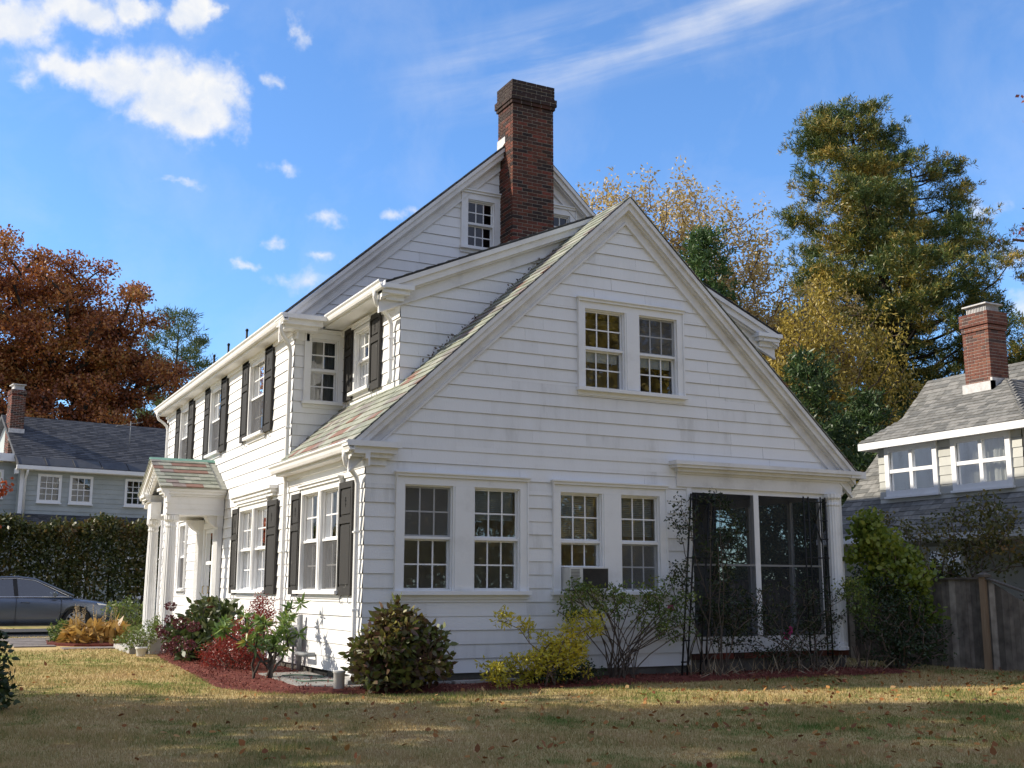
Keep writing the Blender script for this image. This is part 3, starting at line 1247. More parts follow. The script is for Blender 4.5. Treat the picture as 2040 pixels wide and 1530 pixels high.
# corner boards are woven shingles: left wall of the wing
TL = wall_left(0.0)
G1u = [(1.0, 1.86), (1.99, 2.84)]
G2u = [(4.98, 5.88), (6.0, 6.93)]
F_ = [[(5.52, 6.60)], [(9.04, 10.0)], [(12.38, 13.3)]]
mb2 = MB()
siding(mb2, TL, [(-.02, FL), (LY, FL), (LY, zr_wing(0) - .12), (-.02, zr_wing(0) - .12)], [(1.0, 2.84, 1.43, 2.96)])
mb.v, mb.f, mb.m, mb.s = mb.v, mb.f, mb.m, mb.s
o = len(mb.v)
mb.v += mb2.v
mb.f += [tuple(i + o for i in f) for f in mb2.f]
mb.m += mb2.m
mb.s += mb2.s
# right wall of the wing (not seen, closes the house) above the porch screens
mb.quad((Wd, 0, 3.33), (Wd, LY, 3.33), (Wd, LY, zr_wing(Wd) - .1), (Wd, 0, zr_wing(Wd) - .1))
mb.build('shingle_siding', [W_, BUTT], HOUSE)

# main block
mb = MB()
TM = wall_front(LY)
M_ = [(.285, .79)]
T1_ = [(3.30, 3.87)]
T2_ = [(2 * RX - 3.87, 2 * RX - 3.30)]
mg = [(0, FL), (Wd, FL), (Wd, zr_main(Wd) - .22), (RX, MR - .24), (0, zr_main(0) - .22)]
siding(mb, TM, mg, [(.285, .79, 4.68, 5.80), (3.30, 3.87, 7.92, 8.87), (2 * RX - 3.87, 2 * RX - 3.30, 7.92, 8.87)])
facade_holes = [(4.98, 6.93, 1.43, 2.93), (9.2, 10.0, .48, 2.72), (12.0, 12.75, 1.45, 2.92)] + [(f[0][0], f[0][1], 4.35, 5.82) for f in F_]
siding(mb, TL, [(LY - .02, FL), (FY, FL), (FY, 5.98), (LY - .02, 5.98)], facade_holes)
mb.quad((0, FY, .1), (Wd, FY, .1), (Wd, FY, zr_main(Wd) - .1), (RX, FY, MR - .1), (0, FY, zr_main(0) - .1))
mb.quad((Wd, LY, .1), (Wd, FY, .1), (Wd, FY, zr_main(Wd) - .1), (Wd, LY, zr_main(Wd) - .1))
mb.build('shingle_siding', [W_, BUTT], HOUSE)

# foundation
mb = MB()
mb.box(.03, 5.6, .03, .3, -.1, FL - .002)
mb.box(.03, .3, .3, 1.5, -.1, FL - .002)
mb.box(.03, .3, 2.3, FY - .03, -.1, FL - .002)
mb.box(5.6, Wd, .02, .3, -.1, .34)
mb.build('foundation', CONC, HOUSE)
mb = MB()
for i in range(16):
    mb.box(5.6 + i * .207, 5.6 + i * .207 + .197, -.03, .2, .345, .437)
mb.build('brick_sill', BRICK, HOUSE)
mb = MB()
mb.box(.06, .3, 1.5, 2.3, -.2, FL - .01)
mb.build('basement_vent', SHGAP, HOUSE)

# interior: floors, ceilings, partitions (seen through the glass)
mb = MB()
E_ = .06
mb.box(E_, Wd - E_, E_, LY - E_, 3.22, 3.34)
mb.box(DX + .06, Wd - DX - .06, 1.1, LY - E_, 5.95, 6.05)
for z in (3.3, 6.05):
    mb.box(E_, Wd - E_, LY + E_, FY - E_, z, z + .12)
mb.box(5.42, 5.5, E_, LY - E_, .5, 3.22)
mb.box(E_, 5.42, LY - .25, LY - .2, .5, 3.22)
mb.box(3.6, 3.7, LY + E_, FY - E_, .5, 6.05)
for y in (8.6, 11.4):
    mb.box(E_, 3.6, y, y + .08, .5, 6.05)
mb.box(3.1, 3.16, LY + .4, LY + 3.0, 6.2, 8.9)
mb.box(1.2, Wd - 1.2, 2.7, 2.78, 3.4, 5.95)
mb.build('inner_wall', ROOM, HOUSE)
mb = MB()
mb.box(E_, 5.4, E_, LY - E_, .38, .46)
mb.box(E_, Wd - E_, LY + E_, FY - E_, .38, .46)
mb.build('floor', FLOORW, HOUSE)


# ---- rakes, roofs
def rake(x_eave, x_ridge, zfun, y_out, y_wall, tag_name='rake_trim', inner=.25, ext=0.0, s=1):
    """barge board, soffit and frieze following a sloping roof edge (between x_eave and x_ridge)"""
    mb = MB()
    yo, yw = y_out, y_wall

    def strip(d0, d1, ya, yb, xe=x_eave, xr=x_ridge):
        # d: vertical distance below the slates
        c = []
        for z_off in (d1, d0):
            for y in (ya, yb):
                for x in (xe, xr):
                    c.append((x, y, zfun(x) - z_off))
        mb.hexa(c)
    strip(.018, .10, yo, yw)                 # crown step at the edge
    strip(.10, .215, yo + .045, yw)          # barge / crown
    strip(.215, .245, yo + .10, yw)          # bed
    strip(.245, .40, yw - .045, yw)          # frieze board
    strip(.40, .44, yw - .065, yw)           # moulding
    return mb


def roof_slab(x0, x1, zfun, y0, y1, th=.05):
    mb = MB()
    c = []
    for off in (th, .004):
        for y in (y0, y1):
            for x in (x0, x1):
                c.append((x, y, zfun(x) - off))
    mb.hexa(c)
    return mb


nl = Vector((-WS, 0, 1)).normalized()
EX = -.27
ROOFY0 = -.21
vdir = Vector((1, 0, WS)).normalized()
vlen = (RX - EX) * math.sqrt(1 + WS * WS)
# left wing roof
mb = roof_slab(EX, RX, lambda x: zr_wing(x) - .012, ROOFY0 + .004, LY, .018)
wr = mb.build('slate_roof', DSLATE, HOUSE)
mb = MB()
rs = random.Random(3)
slates(mb, (EX - .02, ROOFY0 - .015, zr_wing(EX - .02) - .012), (0, 1, 0), vdir, nl, LY - ROOFY0 + .02, vlen + .02, expo=.19, wid=.32, rng=rs)
mb.build('slates', SLATE, wr)
# right wing roof (edge only seen)
mb = roof_slab(RX, 2 * RX - EX, lambda x: zr_wing(x) - .012, ROOFY0 + .004, LY, .018)
wr2 = mb.build('slate_roof', DSLATE, HOUSE)
mb = MB()
slates(mb, (2 * RX - EX + .02, ROOFY0 - .015, zr_wing(2 * RX - EX + .02) - .012), (0, 1, 0), Vector((-1, 0, WS)).normalized(), Vector((WS, 0, 1)).normalized(), 1.4, vlen + .02, expo=.19, wid=.32, rng=rs)
mb.build('slates', SLATE, wr2)
# main roof
mb = MB()
for s in (-1, 1):
    e = RX + s * (RX + .30)
    c = []
    for off in (.018, .0):
        for y in (LY - .24, FY + .2):
            for x in (e, RX):
                c.append((x, y, zr_main(x) - off))
    mb.hexa(c)
mr_ = mb.build('slate_roof', DSLATE, HOUSE)
mb = MB()
slates(mb, (-.31, LY - .25, zr_main(-.31)), (0, 1, 0), Vector((1, 0, MS)).normalized(), Vector((-MS, 0, 1)).normalized(), FY - LY + .4, 6.3, expo=.22, wid=.34, rng=rs)
mb.build('slates', DSL_I, mr_)
# rakes
for e in (EX, 2 * RX - EX):
    rake(e, RX, lambda x: zr_wing(x) - .01, ROOFY0, 0.0).build('rake_trim', RAKE, HOUSE)
    e2 = -.30 if e < RX else 2 * RX + .30
    rake(e2, RX, lambda x: zr_main(x) - .004, LY - .24, LY).build('rake_trim', RAKE, HOUSE)

# ---- dormers on the wing (shed roofs running up to the ridge)
DY0 = 1.0
for s in (-1, 1):
    X = lambda x: x if s < 0 else 2 * RX - x
    dslope = (WR - .02 - 6.13) / (RX - .50)
    dz = lambda x: WR - .02 - dslope * abs(x - RX)
    mb = MB()
    side = [(X(DX), zr_wing(DX) - .1), (X(DX), dz(DX) - .10), (X(RX - .05), dz(RX - .05) - .08), (X(RX - .05), zr_wing(RX - .05) - .2)]
    if s > 0:
        side = side[::-1]
    siding(mb, wall_front(DY0), side)
    wt = dz(DX) - .1
    if s < 0:
        siding(mb, wall_left(DX), [(DY0 - .02, zr_wing(DX) - .1), (LY, zr_wing(DX) - .1), (LY, wt), (DY0 - .02, wt)], [(2.24, 3.0, 4.74, 5.82)])
    else:
        siding(mb, wall_right(X(DX)), [(DY0 - .02, zr_wing(DX) - .1), (LY, zr_wing(DX) - .1), (LY, wt), (DY0 - .02, wt)])
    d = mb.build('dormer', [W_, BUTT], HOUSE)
    mb = MB()
    c = []
    for off in (.018, .0):
        for y in (DY0 - .22, LY):
            for x in (X(.50), RX):
                c.append((x, y, dz(x) - off))
    mb.hexa(c)
    rs2 = random.Random(9)
    mb.build('dormer_roof', DSLATE, d)
    mb = MB()
    slates(mb, (X(.49), DY0 - .235, dz(.49)), (0, 1, 0), Vector((-s, 0, dslope)).normalized(), Vector((s * dslope, 0, 1)).normalized(), LY - DY0 + .23, 4.2, expo=.2, wid=.32, rng=rs2)
    mb.build('slates', DSL_I, d)
    mb = rake(X(.50), X(RX - .12), lambda x: dz(x) - .004, DY0 - .22, DY0)
    mb.build('rake_trim', RAKE, d)
    # eave: fascia, soffit, frieze
    mb = MB()
    a, b = sorted((X(.50), X(DX)))
    mb.box(a, b, DY0 - .2, LY - .002, 5.985, 6.03)
    a, b = sorted((X(DX - .05), X(DX)))
    mb.box(a, b, DY0 - .03, LY - .002, 5.86, 5.985)
    # return on the near side
    for q, (x0, x1, yy, z0, z1) in enumerate(((.46, 1.02, DY0 - .24, 6.06, 6.13), (.52, .97, DY0 - .18, 5.99, 6.06), (.60, .90, DY0 - .10, 5.90, 5.985))):
        a, b = sorted((X(x0), X(x1)))
        mb.box(a, b, yy, DY0 - .002, z0, z1)
    mb.build('eave_return', TRIM, d)


def gutter(T, u0, u1, n0, z, h=.13, w=.13, parent=None):
    """ogee gutter running along u, front face at n0+w, top at z"""
    prof = [(n0, z), (n0, z - h), (n0 + w * .55, z - h), (n0 + w * .7, z - h * .72), (n0 + w * .78, z - h * .4), (n0 + w, z - h * .18), (n0 + w, z), (n0 + w - .012, z), (n0 + w - .012, z - h * .16), (n0 + w * .5, z - h * .8), (n0 + .01, z - h * .8), (n0 + .01, z)]
    mb = MB()
    mb.prism(prof, lambda p, q, t: T(t, p, q), u0, u1)
    return mb.build('gutter', TRIM, parent or HOUSE)


def cornice_left(x0, u0, u1, ztop, over, depth=.34):
    """soffit + fascia + frieze of an eave on a wall facing -x"""
    T = wall_left(x0)
    mb = MB()
    mb.box(u0, u1, 0, over, ztop - .17, ztop - .13, T)
    mb.box(u0, u1, over - .03, over, ztop - .13, ztop - .0, T)
    mb.box(u0, u1, 0, .07, ztop - .24, ztop - .17, T)
    mb.box(u0, u1, 0, .03, ztop - depth, ztop - .24, T)
    return mb.build('eave_trim', TRIM, HOUSE)


# main eave
cornice_left(0, LY - .22, FY + .2, 6.08, .27)
gutter(TL, LY - .52, FY + .22, .275, 6.09)
# wing eave
cornice_left(0, -.2, LY + .03, 3.50, .24)
gutter(TL, -.24, LY + .06, .245, 3.50)
# dormer gutter
gutter(wall_left(.50), DY0 - .34, LY - .05, .003, 6.14, h=.12, w=.12)
# eave returns
mb = MB()
for x0, x1, yy, z0, z1 in ((-.38, .42, LY - .50, 6.02, 6.10), (-.34, .37, LY - .42, 5.93, 6.02), (-.28, .31, LY - .32, 5.87, 5.93), (-.06, .25, LY - .05, 5.74, 5.87)):
    mb.box(x0, x1, yy, LY - .002, z0, z1)
mb.build('eave_return', TRIM, HOUSE)
mb = MB()
for x0, x1, yy, z0, z1 in ((-.36, .46, -.25, 3.43, 3.51), (-.32, .42, -.19, 3.35, 3.43), (-.26, .36, -.13, 3.29, 3.35), (-.05, .30, -.05, 3.19, 3.29)):
    mb.box(x0, x1, yy, -.002, z0, z1)
mb.build('eave_return', TRIM, HOUSE)
# long cornice over the porch
mb = MB()
for x0, x1, yy, z0, z1 in ((5.22, 9.22, -.24, 3.455, 3.52), (5.25, 9.18, -.21, 3.41, 3.455), (5.32, 9.10, -.13, 3.35, 3.41), (5.36, 8.99, -.07, 3.315, 3.35), (5.36, 8.93, -.045, 3.11, 3.315)):
    mb.box(x0, x1, yy, .0 if z0 < 3.3 else -.002, z0, z1)
mb.box(9.0, 9.34, -.22, 1.5, 3.40, 3.52)
mb.build('porch_cornice', RAKE, HOUSE)


# ---- downspouts
def downspout(pts, r=.037):
    mb = MB()
    mb.tube(pts, r, 8)
    for k in (0.35, 0.75):
        p = Vector(pts[-2]).lerp(Vector(pts[-3]), k) if len(pts) > 3 else Vector(pts[0])
        mb.box(p.x - .045, p.x + .045, p.y - .045, p.y + .045, p.z - .012, p.z + .012)
    return mb.build('downspout', TRIM, HOUSE)


def elbow(x_g, y_g, z_top, x_w, y_w, z_bot, foot=None):
    pts = [(x_g, y_g, z_top), (x_g, y_g, z_top - .10), (x_g + (x_w - x_g) * .12, y_g + (y_w - y_g) * .12, z_top - .19), (x_g + (x_w - x_g) * .55, y_g + (y_w - y_g) * .55, z_top - .27), (x_g + (x_w - x_g) * .9, y_g + (y_w - y_g) * .9, z_top - .36), (x_w, y_w, z_top - .46), (x_w, y_w, z_bot + .1), foot or (x_w - .02, y_w, z_bot)]
    return downspout(pts)


elbow(-.34, LY - .28, 5.97, -.075, LY - .0, .12)
elbow(-.31, .02, 3.38, -.075, .10, .12)
elbow(.44, DY0 - .02, 6.03, DX - .075, DY0 + .2, 4.62)
elbow(-.34, FY - .1, 5.97, -.075, FY - .15, .3)
elbow(9.2, .1, 3.42, Wd + .06, .12, .12)

# ---- windows
window(TF, A_, 1.425, 2.94, casing=.115, screens=('upper', None), blinds=(None, .3), label='paired window with its right lower sash raised a hand')
window(TF, B_, 1.425, 2.93, casing=.115, screens=(None, 'lower'), blinds=(.5, .42), label='paired window with the air conditioner in its left half')
window(TF, U_, 4.61, 5.905, casing=.11, label='paired upper window with pale blinds half down', screens=(None, 'upper'))
w = window(TL, G1u, 1.43, 2.96, casing=.09, screen=True)
w = window(TL, G2u, 1.43, 2.93, casing=.09, curtain=True)
for i, u in enumerate(F_):
    window(TL, u, 4.35, 5.82, casing=.08, screen=True, curtain=(None, None, True)[i])
window(TL, [(12.05, 12.7)], 1.45, 2.92, casing=.09, screen=True)
window(TM, M_, 4.68, 5.80, casing=.095, cols=2, curtain=True)
window(TM, T1_, 7.92, 8.87, casing=.12, gl=GLASS2)
window(TM, T2_, 7.92, 8.87, casing=.12, gl=GLASS2)
window(wall_left(DX), [(2.26, 2.98)], 4.76, 5.80, casing=.07, curtain=True, cols=3)
# shutters
for a, b in ((.33, .92), (2.90, 3.40), (4.28, 4.90), (6.98, 7.48)):
    shutter(TL, a, b, 1.36, 3.0)
for a, b in ((4.93, 5.46), (6.66, 7.17), (8.46, 8.99), (10.05, 10.55), (11.78, 12.32), (13.36, 13.85)):
    shutter(TL, a, b, 4.30, 5.90)
for a, b in ((1.73, 2.20), (3.04, 3.48)):
    shutter(wall_left(DX), a, b, 4.66, 5.93)
# pale roller blinds that hang just below the meeting rail of the upper pair
mb = MB()
for a, b in U_:
    mb.box(a + .06, b - .06, -.125, -.115, 5.06, 5.24, TF)
mb.build('roller_blind', BLIND, HOUSE)
# cornice over the facade window pair
mb = MB()
for u0, u1, n, z0, z1 in ((4.42, 7.38, .17, 3.20, 3.26), (4.46, 7.34, .13, 3.14, 3.20), (4.50, 7.30, .09, 3.08, 3.14)):
    mb.box(u0, u1, 0, n, z0, z1, TL)
mb.build('window_cornice', TRIM, HOUSE)

# ---- chimney
mb = MB()
rb = random.Random(21)
CX0, CX1, CY0, CY1 = 3.985, 4.885, 3.165, 3.80
bricks(mb, CX0, CX1, CY0, CY1, 4.9, 10.78, rng=rb)
bricks(mb, CX0 - .03, CX1 + .03, CY0 - .03, CY1 + .03, 10.78, 10.86, rng=rb)
bricks(mb, CX0 - .055, CX1 + .055, CY0 - .055, CY1 + .055, 10.847, 11.0, rng=rb)
bricks(mb, CX0 - .02, CX1 + .02, CY0 - .02, CY1 + .02, 10.985, 11.27, rng=rb)
ch = mb.build('chimney', [BRICK, MORTAR], HOUSE)
mb = MB()
mb.box(CX0 - .012, CX0 + .1, CY1 - .32, CY1 + .02, 10.05, 10.19)
mb.prism([(CY1 - .3, 10.05), (CY1 + .02, 10.05), (CY1 + .02, 9.9)], lambda p, q, t: (t, p, q), CX0 - .012, CX0 + .1)
mb.build('flashing', LEAD, ch)
# little black snow guards on the eave
for y in (6.4, 7.9, 9.2):
    mb = MB()
    mb.tube([(-.2, y, 6.13), (-.2, y, 6.42)], .022, 6)
    mb.tube([(-.2, y, 6.42), (-.2, y, 6.45), (-.2, y, 6.47)], [.03, .03, .015], 6)
    mb.build('roof_post', IRON, HOUSE)
# debris caught along the dormer
rngd = np.random.default_rng(4)
cc = []
for x in np.linspace(DX + .3, 3.6, 260):
    if rngd.random() < .45:
        xx = x + rngd.normal(0, .03)
        cc.append((xx, DY0 - .06 - abs(rngd.normal(0, .05)), zr_wing(xx) + .02 + abs(rngd.normal(0, .03))))
v = leaf_quads(rngd, np.array(cc), .07, .025, up=.2)
o = np_mesh('leaf_debris', v, 4, TWIG, HOUSE)
o['kind'] = 'stuff'

# ---- screened porch in the wing's right corner
mb = MB()
mb.box(5.56, 5.66, -.03, .06, .44, 3.11)           # left casing
mb.box(5.66, 8.84, -.0, .06, 3.03, 3.11)           # head
mb.box(5.66, 8.84, -.0, .06, .44, .70)             # bottom panel
mb.box(6.945, 7.05, -.02, .07, .70, 3.03)          # mullion
mb.box(5.66, 6.945, .002, .05, 1.84, 1.87)
mb.box(7.05, 8.40, .002, .05, 1.84, 1.87)
mb.box(8.40, 8.46, -.01, .07, .70, 3.03)
mb.box(8.82, 8.93, .0, .10, .45, 3.11)             # corner post
for y in (1.25, 2.45):
    mb.box(8.83, 8.90, y, y + .08, .45, 3.33)
mb.box(8.83, 8.90, .10, LY, .45, .72)
mb.box(8.83, 8.90, .10, LY, 3.05, 3.33)
pf = mb.build('porch_frame', TRIM, HOUSE)
mb = MB()
mb.quad((5.66, -.006, .70), (6.945, -.006, .70), (6.945, -.006, 3.03), (5.66, -.006, 3.03))
mb.quad((7.05, -.006, .70), (8.40, -.006, .70), (8.40, -.006, 3.03), (7.05, -.006, 3.03))
mb.quad((8.46, -.006, .70), (8.82, -.006, .70), (8.82, -.006, 3.03), (8.46, -.006, 3.03))
mb.quad((8.865, .1, .72), (8.865, LY, .72), (8.865, LY, 3.05), (8.865, .1, 3.05))
mb.build('porch_screen', PSCREEN, pf)
mb = MB()
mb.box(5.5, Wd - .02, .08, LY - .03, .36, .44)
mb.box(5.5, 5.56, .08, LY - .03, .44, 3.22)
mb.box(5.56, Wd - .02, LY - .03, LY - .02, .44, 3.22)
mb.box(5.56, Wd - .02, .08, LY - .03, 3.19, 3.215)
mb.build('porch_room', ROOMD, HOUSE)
mb = MB()
mb.lathe((8.655, -.06, .44), [(0, .17), (.05, .17), (.06, .15), (.11, .15), (.13, .135), (.9, .137), (1.8, .127), (2.45, .115), (2.47, .13), (2.50, .13), (2.52, .118), (2.56, .12), (2.60, .16), (2.67, .16)], n=32, flute=.06)
mb.build('porch_column', TRIM, HOUSE)

# ---- entrance portico
mb = MB()
PY0, PY1, PX = 8.38, 10.62, -1.17
PYc = (PY0 + PY1) / 2
mb.box(PX, -.025, PY0, PY0 + .24, 2.93, 3.30)
mb.box(PX, -.025, PY1 - .24, PY1, 2.93, 3.30)
mb.box(PX, PX + .22, PY0 + .24, PY0 + .40, 2.93, 3.30)
mb.box(PX, PX + .22, PY1 - .40, PY1 - .24, 2.93, 3.30)
for k, (e, z0, z1) in enumerate(((.05, 3.30, 3.345), (.11, 3.345, 3.40), (.16, 3.40, 3.46))):
    mb.box(PX - e, -.025, PY0 - e, PY0 + .24, z0, z1)
    mb.box(PX - e, -.025, PY1 - .24, PY1 + e, z0, z1)
    mb.box(PX - e, PX, PY0 + .24, PY0 + .34, z0, z1)
    mb.box(PX - e, PX, PY1 - .34, PY1 - .24, z0, z1)
    mb.box(PX - .01 - e * .2, -.025, PY0 - .012, PY0, 2.93 + k * .11, 2.96 + k * .11)
PZR = 4.16
psl = (PZR - 3.47) / (PYc - (PY0 - .2))
pz = lambda y: PZR - psl * abs(y - PYc)
for s in (-1, 1):
    ye = PYc + s * (PYc - PY0 + .18)
    for x0, x1, d0, d1 in ((PX - .17, -.025, .02, .06), (PX - .15, PX - .02, .06, .13), (PX - .10, PX, .13, .20), (PX - .05, PX + .02, .20, .30)):
        c = []
        for off in (d1, d0):
            for y in (ye, PYc):
                for x in (x0, x1):
                    c.append((x, y, pz(y) - off))
        mb.hexa(c)
    n = 11
    for k in range(1, n):   # dentils
        y = ye + (PYc - ye) * k / n
        mb.box(PX - .085, PX - .05, y - .025, y + .025, pz(y) - .27, pz(y) - .205)
# recessed tympanum and vaulted ceiling
mb.quad((PX + .25, PY0 + .24, 3.0), (PX + .25, PY1 - .24, 3.0), (PX + .25, PY1 - .24, 3.46), (PX + .25, PYc, 4.0), (PX + .25, PY0 + .24, 3.46))
mb.box(PX + .2, -.025, PY0 + .24, PY1 - .24, 3.0, 3.03)
port = mb.build('portico', TRIM, HOUSE)
mb = MB()
for s in (-1, 1):
    ye = PYc + s * (PYc - PY0 + .20)
    c = []
    for off in (.03, .0):
        for y in (ye, PYc):
            for x in (PX - .19, -.02):
                c.append((x, y, pz(y) - off))
    mb.hexa(c)
    rp = random.Random(31)
    slates(mb, (PX - .20, ye + s * .015, pz(ye)), (1, 0, 0), Vector((0, -s, psl)).normalized(), Vector((0, s * psl, 1)).normalized(), 1.19, (abs(ye - PYc)) * math.sqrt(1 + psl * psl) + .01, expo=.185, wid=.33, rng=rp)
mb.build('slate_roof', SLATE, port)
mb = MB()
mb.prism([(PYc - .09, pz(PYc - .09) + .02), (PYc, PZR + .035), (PYc + .09, pz(PYc - .09) + .02), (PYc, PZR + .0)], lambda p, q, t: (t, p, q), PX - .21, -.02)
mb.build('ridge_cap', COPPER, port)
colp = [(0, .16), (.05, .16), (.06, .145), (.10, .145), (.12, .12), (.8, .122), (1.6, .115), (2.18, .103), (2.20, .115), (2.225, .115), (2.24, .105), (2.29, .107), (2.33, .145), (2.345, .15), (2.435, .15)]
for y in (PY0 + .13, PY1 - .13):
    mb = MB()
    mb.lathe((PX + .125, y, .49), colp, n=36, flute=.07)
    mb.build('column', TRIM, port)
for y0, y1 in ((8.44, 8.80), (10.20, 10.56)):
    mb = MB()
    mb.box(-.12, -.025, y0, y1, .48, 2.72)
    for k in range(5):
        yy = y0 + .035 + k * .066
        mb.box(-.128, -.12, yy, yy + .03, .62, 2.66)
    mb.box(-.15, -.025, y0 - .03, y1 + .03, .48, .60)
    mb.box(-.15, -.025, y0 - .03, y1 + .03, 2.70, 2.93)
    mb.prism([(-.15, 2.70), (-.15, 2.93), (-.36, 2.93), (-.30, 2.82), (-.22, 2.74)], lambda p, q, t: (p, t, q), y0 + .04, y1 - .04)
    mb.build('pilaster', TRIM, port)
mb = MB()
mb.box(PX - .22, -.03, PY0 - .2, PY1 + .2, .05, .485)
mb.box(PX - .55, PX - .22, PY0 + .1, PY1 - .1, .05, .30)
mb.build('porch_slab', PALECONC, port)
# door
mb = MB()
for q in ((9.1, 9.2, 0, .05, .485, 2.85), (10.0, 10.1, 0, .05, .485, 2.85), (9.2, 10.0, 0, .05, 2.72, 2.85)):
    mb.box(*q, T=TL)
mb.box(9.2, 9.3, -.03, .012, .49, 2.715, TL)
mb.box(9.9, 9.998, -.03, .012, .49, 2.715, TL)
mb.box(9.3, 9.9, -.03, .012, .49, 1.24, TL)
mb.box(9.3, 9.9, -.03, .012, 1.96, 2.03, TL)
mb.box(9.3, 9.9, -.03, .012, 2.63, 2.715, TL)
door = mb.build('front_door', TRIM, HOUSE)
mb = MB()
mb.quad(TL(9.3, -.01, 1.24), TL(9.9, -.01, 1.24), TL(9.9, -.01, 2.63), TL(9.3, -.01, 2.63))
mb.build('glass_pane', GLASS, door)
mb = MB()
mb.box(9.3, 9.9, -.10, -.07, .5, 2.7, TL)
mb.build('inner_door', noisy('inner_door_paint', [(.3, (.10, .075, .06)), (.7, (.16, .12, .1))], rough=.5), door)
mb = MB()
mb.tube([TL(9.93, .012, 1.35), TL(9.93, .05, 1.36), TL(9.93, .05, 1.5), TL(9.93, .012, 1.51)], .01, 6)
mb.build('handle', noisy('brass', [(.3, (.45, .33, .14)), (.7, (.6, .45, .2))], rough=.35, metallic=.9), door)

# ------------------------------------------------------------------ window air conditioner
t = thing('air_conditioner', 'cream window air conditioner with a dark grille below a raised sash', 'air conditioner', (3.54, -.1, 1.44))
mb = MB()
mb.box(-.34, .345, -.16, .35, .01, .34)
mb.build('casing', PLAST, t)
mb = MB()
for k in range(14):
    z = .04 + k * .02
    mb.box(-.10, .33, -.17, -.16, z, z + .011)
mb.box(-.11, .335, -.164, -.1605, .03, .325)
mb.build('grille', GRILLE, t)
mb = MB()
for k in range(13):
    z = .05 + k * .021
    mb.box(-.32, -.17, -.166, -.16, z, z + .007)
mb.build('vent', GRILLE, t)
mb = MB()
mb.box(-.36, .36, -.005, .02, .345, .36)
mb.build('rail', TRIM, t)

# ------------------------------------------------------------------ plants


class Skel:
    """a branching skeleton grown greedily from trunk nodes to clump centres"""

    def __init__(self, seeds):
        self.p = []
        self.d = []          # path length from the base
        self.lines = []
        for line in seeds:
            line = [np.array(q, float) for q in line]
            d = 0
            for i, q in enumerate(line):
                if i:
                    d += np.linalg.norm(q - line[i - 1])
                self.p.append(q)
                self.d.append(d)

    def grow(self, targets, rng, sag=.1, up_only=.2, wob=.06, pen=.12):
        order = np.argsort([np.min(np.linalg.norm(np.array(self.p) - t, axis=1)) for t in targets])
        for i in order:
            t = targets[i]
            P = np.array(self.p)
            D = np.array(self.d)
            dist = np.linalg.norm(P - t, axis=1)
            cost = dist + pen * D + 2.0 * np.maximum(P[:, 2] - t[2] + up_only * dist, 0)
            j = int(np.argmin(cost))
            a = P[j]
            n = max(3, int(dist[j] / .8))
            n = min(n, 7)
            line = [a]
            dd = [self.d[j]]
            for k in range(1, n + 1):
                u = k / n
                q = a + (t - a) * u
                q[2] += sag * dist[j] * math.sin(math.pi * u) * .5
                if k < n:
                    q = q + rng.normal(0, wob * dist[j] / n, 3)
                line.append(q)
                dd.append(dd[-1] + np.linalg.norm(q - line[-2]))
                self.p.append(q)
                self.d.append(dd[-1])
            self.lines.append((line, dd))

    def fan(self, targets, bases, rng, n=6, bow=.25):
        """long canes straight from the base, each arching out to its own clump"""
        for t in targets:
            b = bases[rng.integers(len(bases))] + rng.normal(0, .02, 3) * np.array([1, 1, 0])
            line, dd = [b], [0]
            for k in range(1, n + 1):
                u = k / n
                q = b + (t - b) * np.array([u ** (1 + bow * 3), u ** (1 + bow * 3), u ** (1 - bow * .3)])
                if k < n:
                    q = q + rng.normal(0, .018, 3)
                line.append(q)
                dd.append(dd[-1] + np.linalg.norm(q - line[-2]))
                if k >= n * .45:
                    self.p.append(q)
                    self.d.append(dd[-1])
            self.lines.append((line, dd))

    def tubes(self, mb, r0, rmin, n=5, power=1.3):
        m = max(self.d) * 1.02
        for line, dd in self.lines:
            mb.tube(line, [rmin + (r0 - rmin) * max(0, 1 - d / m) ** power for d in dd], n, cap=False)


def in_blobs(rng, blobs, n, hollow=.45, lump=.18):
    out = []
    w = np.array([b[3] * b[4] * b[5] for b in blobs]) ** .8
    w = w ** .75
    w /= w.sum()
    while len(out) < n:
        b = blobs[rng.choice(len(blobs), p=w)]
        d = unit(rng.normal(size=3))
        r = (hollow ** 3 + (1 - hollow ** 3) * rng.random()) ** (1 / 3)
        r *= 1 + lump * math.sin(4.1 * d[0] + 1.3 * b[0]) * math.sin(3.7 * d[1] + b[1]) + lump * .6 * math.sin(7 * d[2] + 5 * d[0])
        out.append(np.array(b[:3]) + d * r * np.array(b[3:6]))
    return np.array(out)


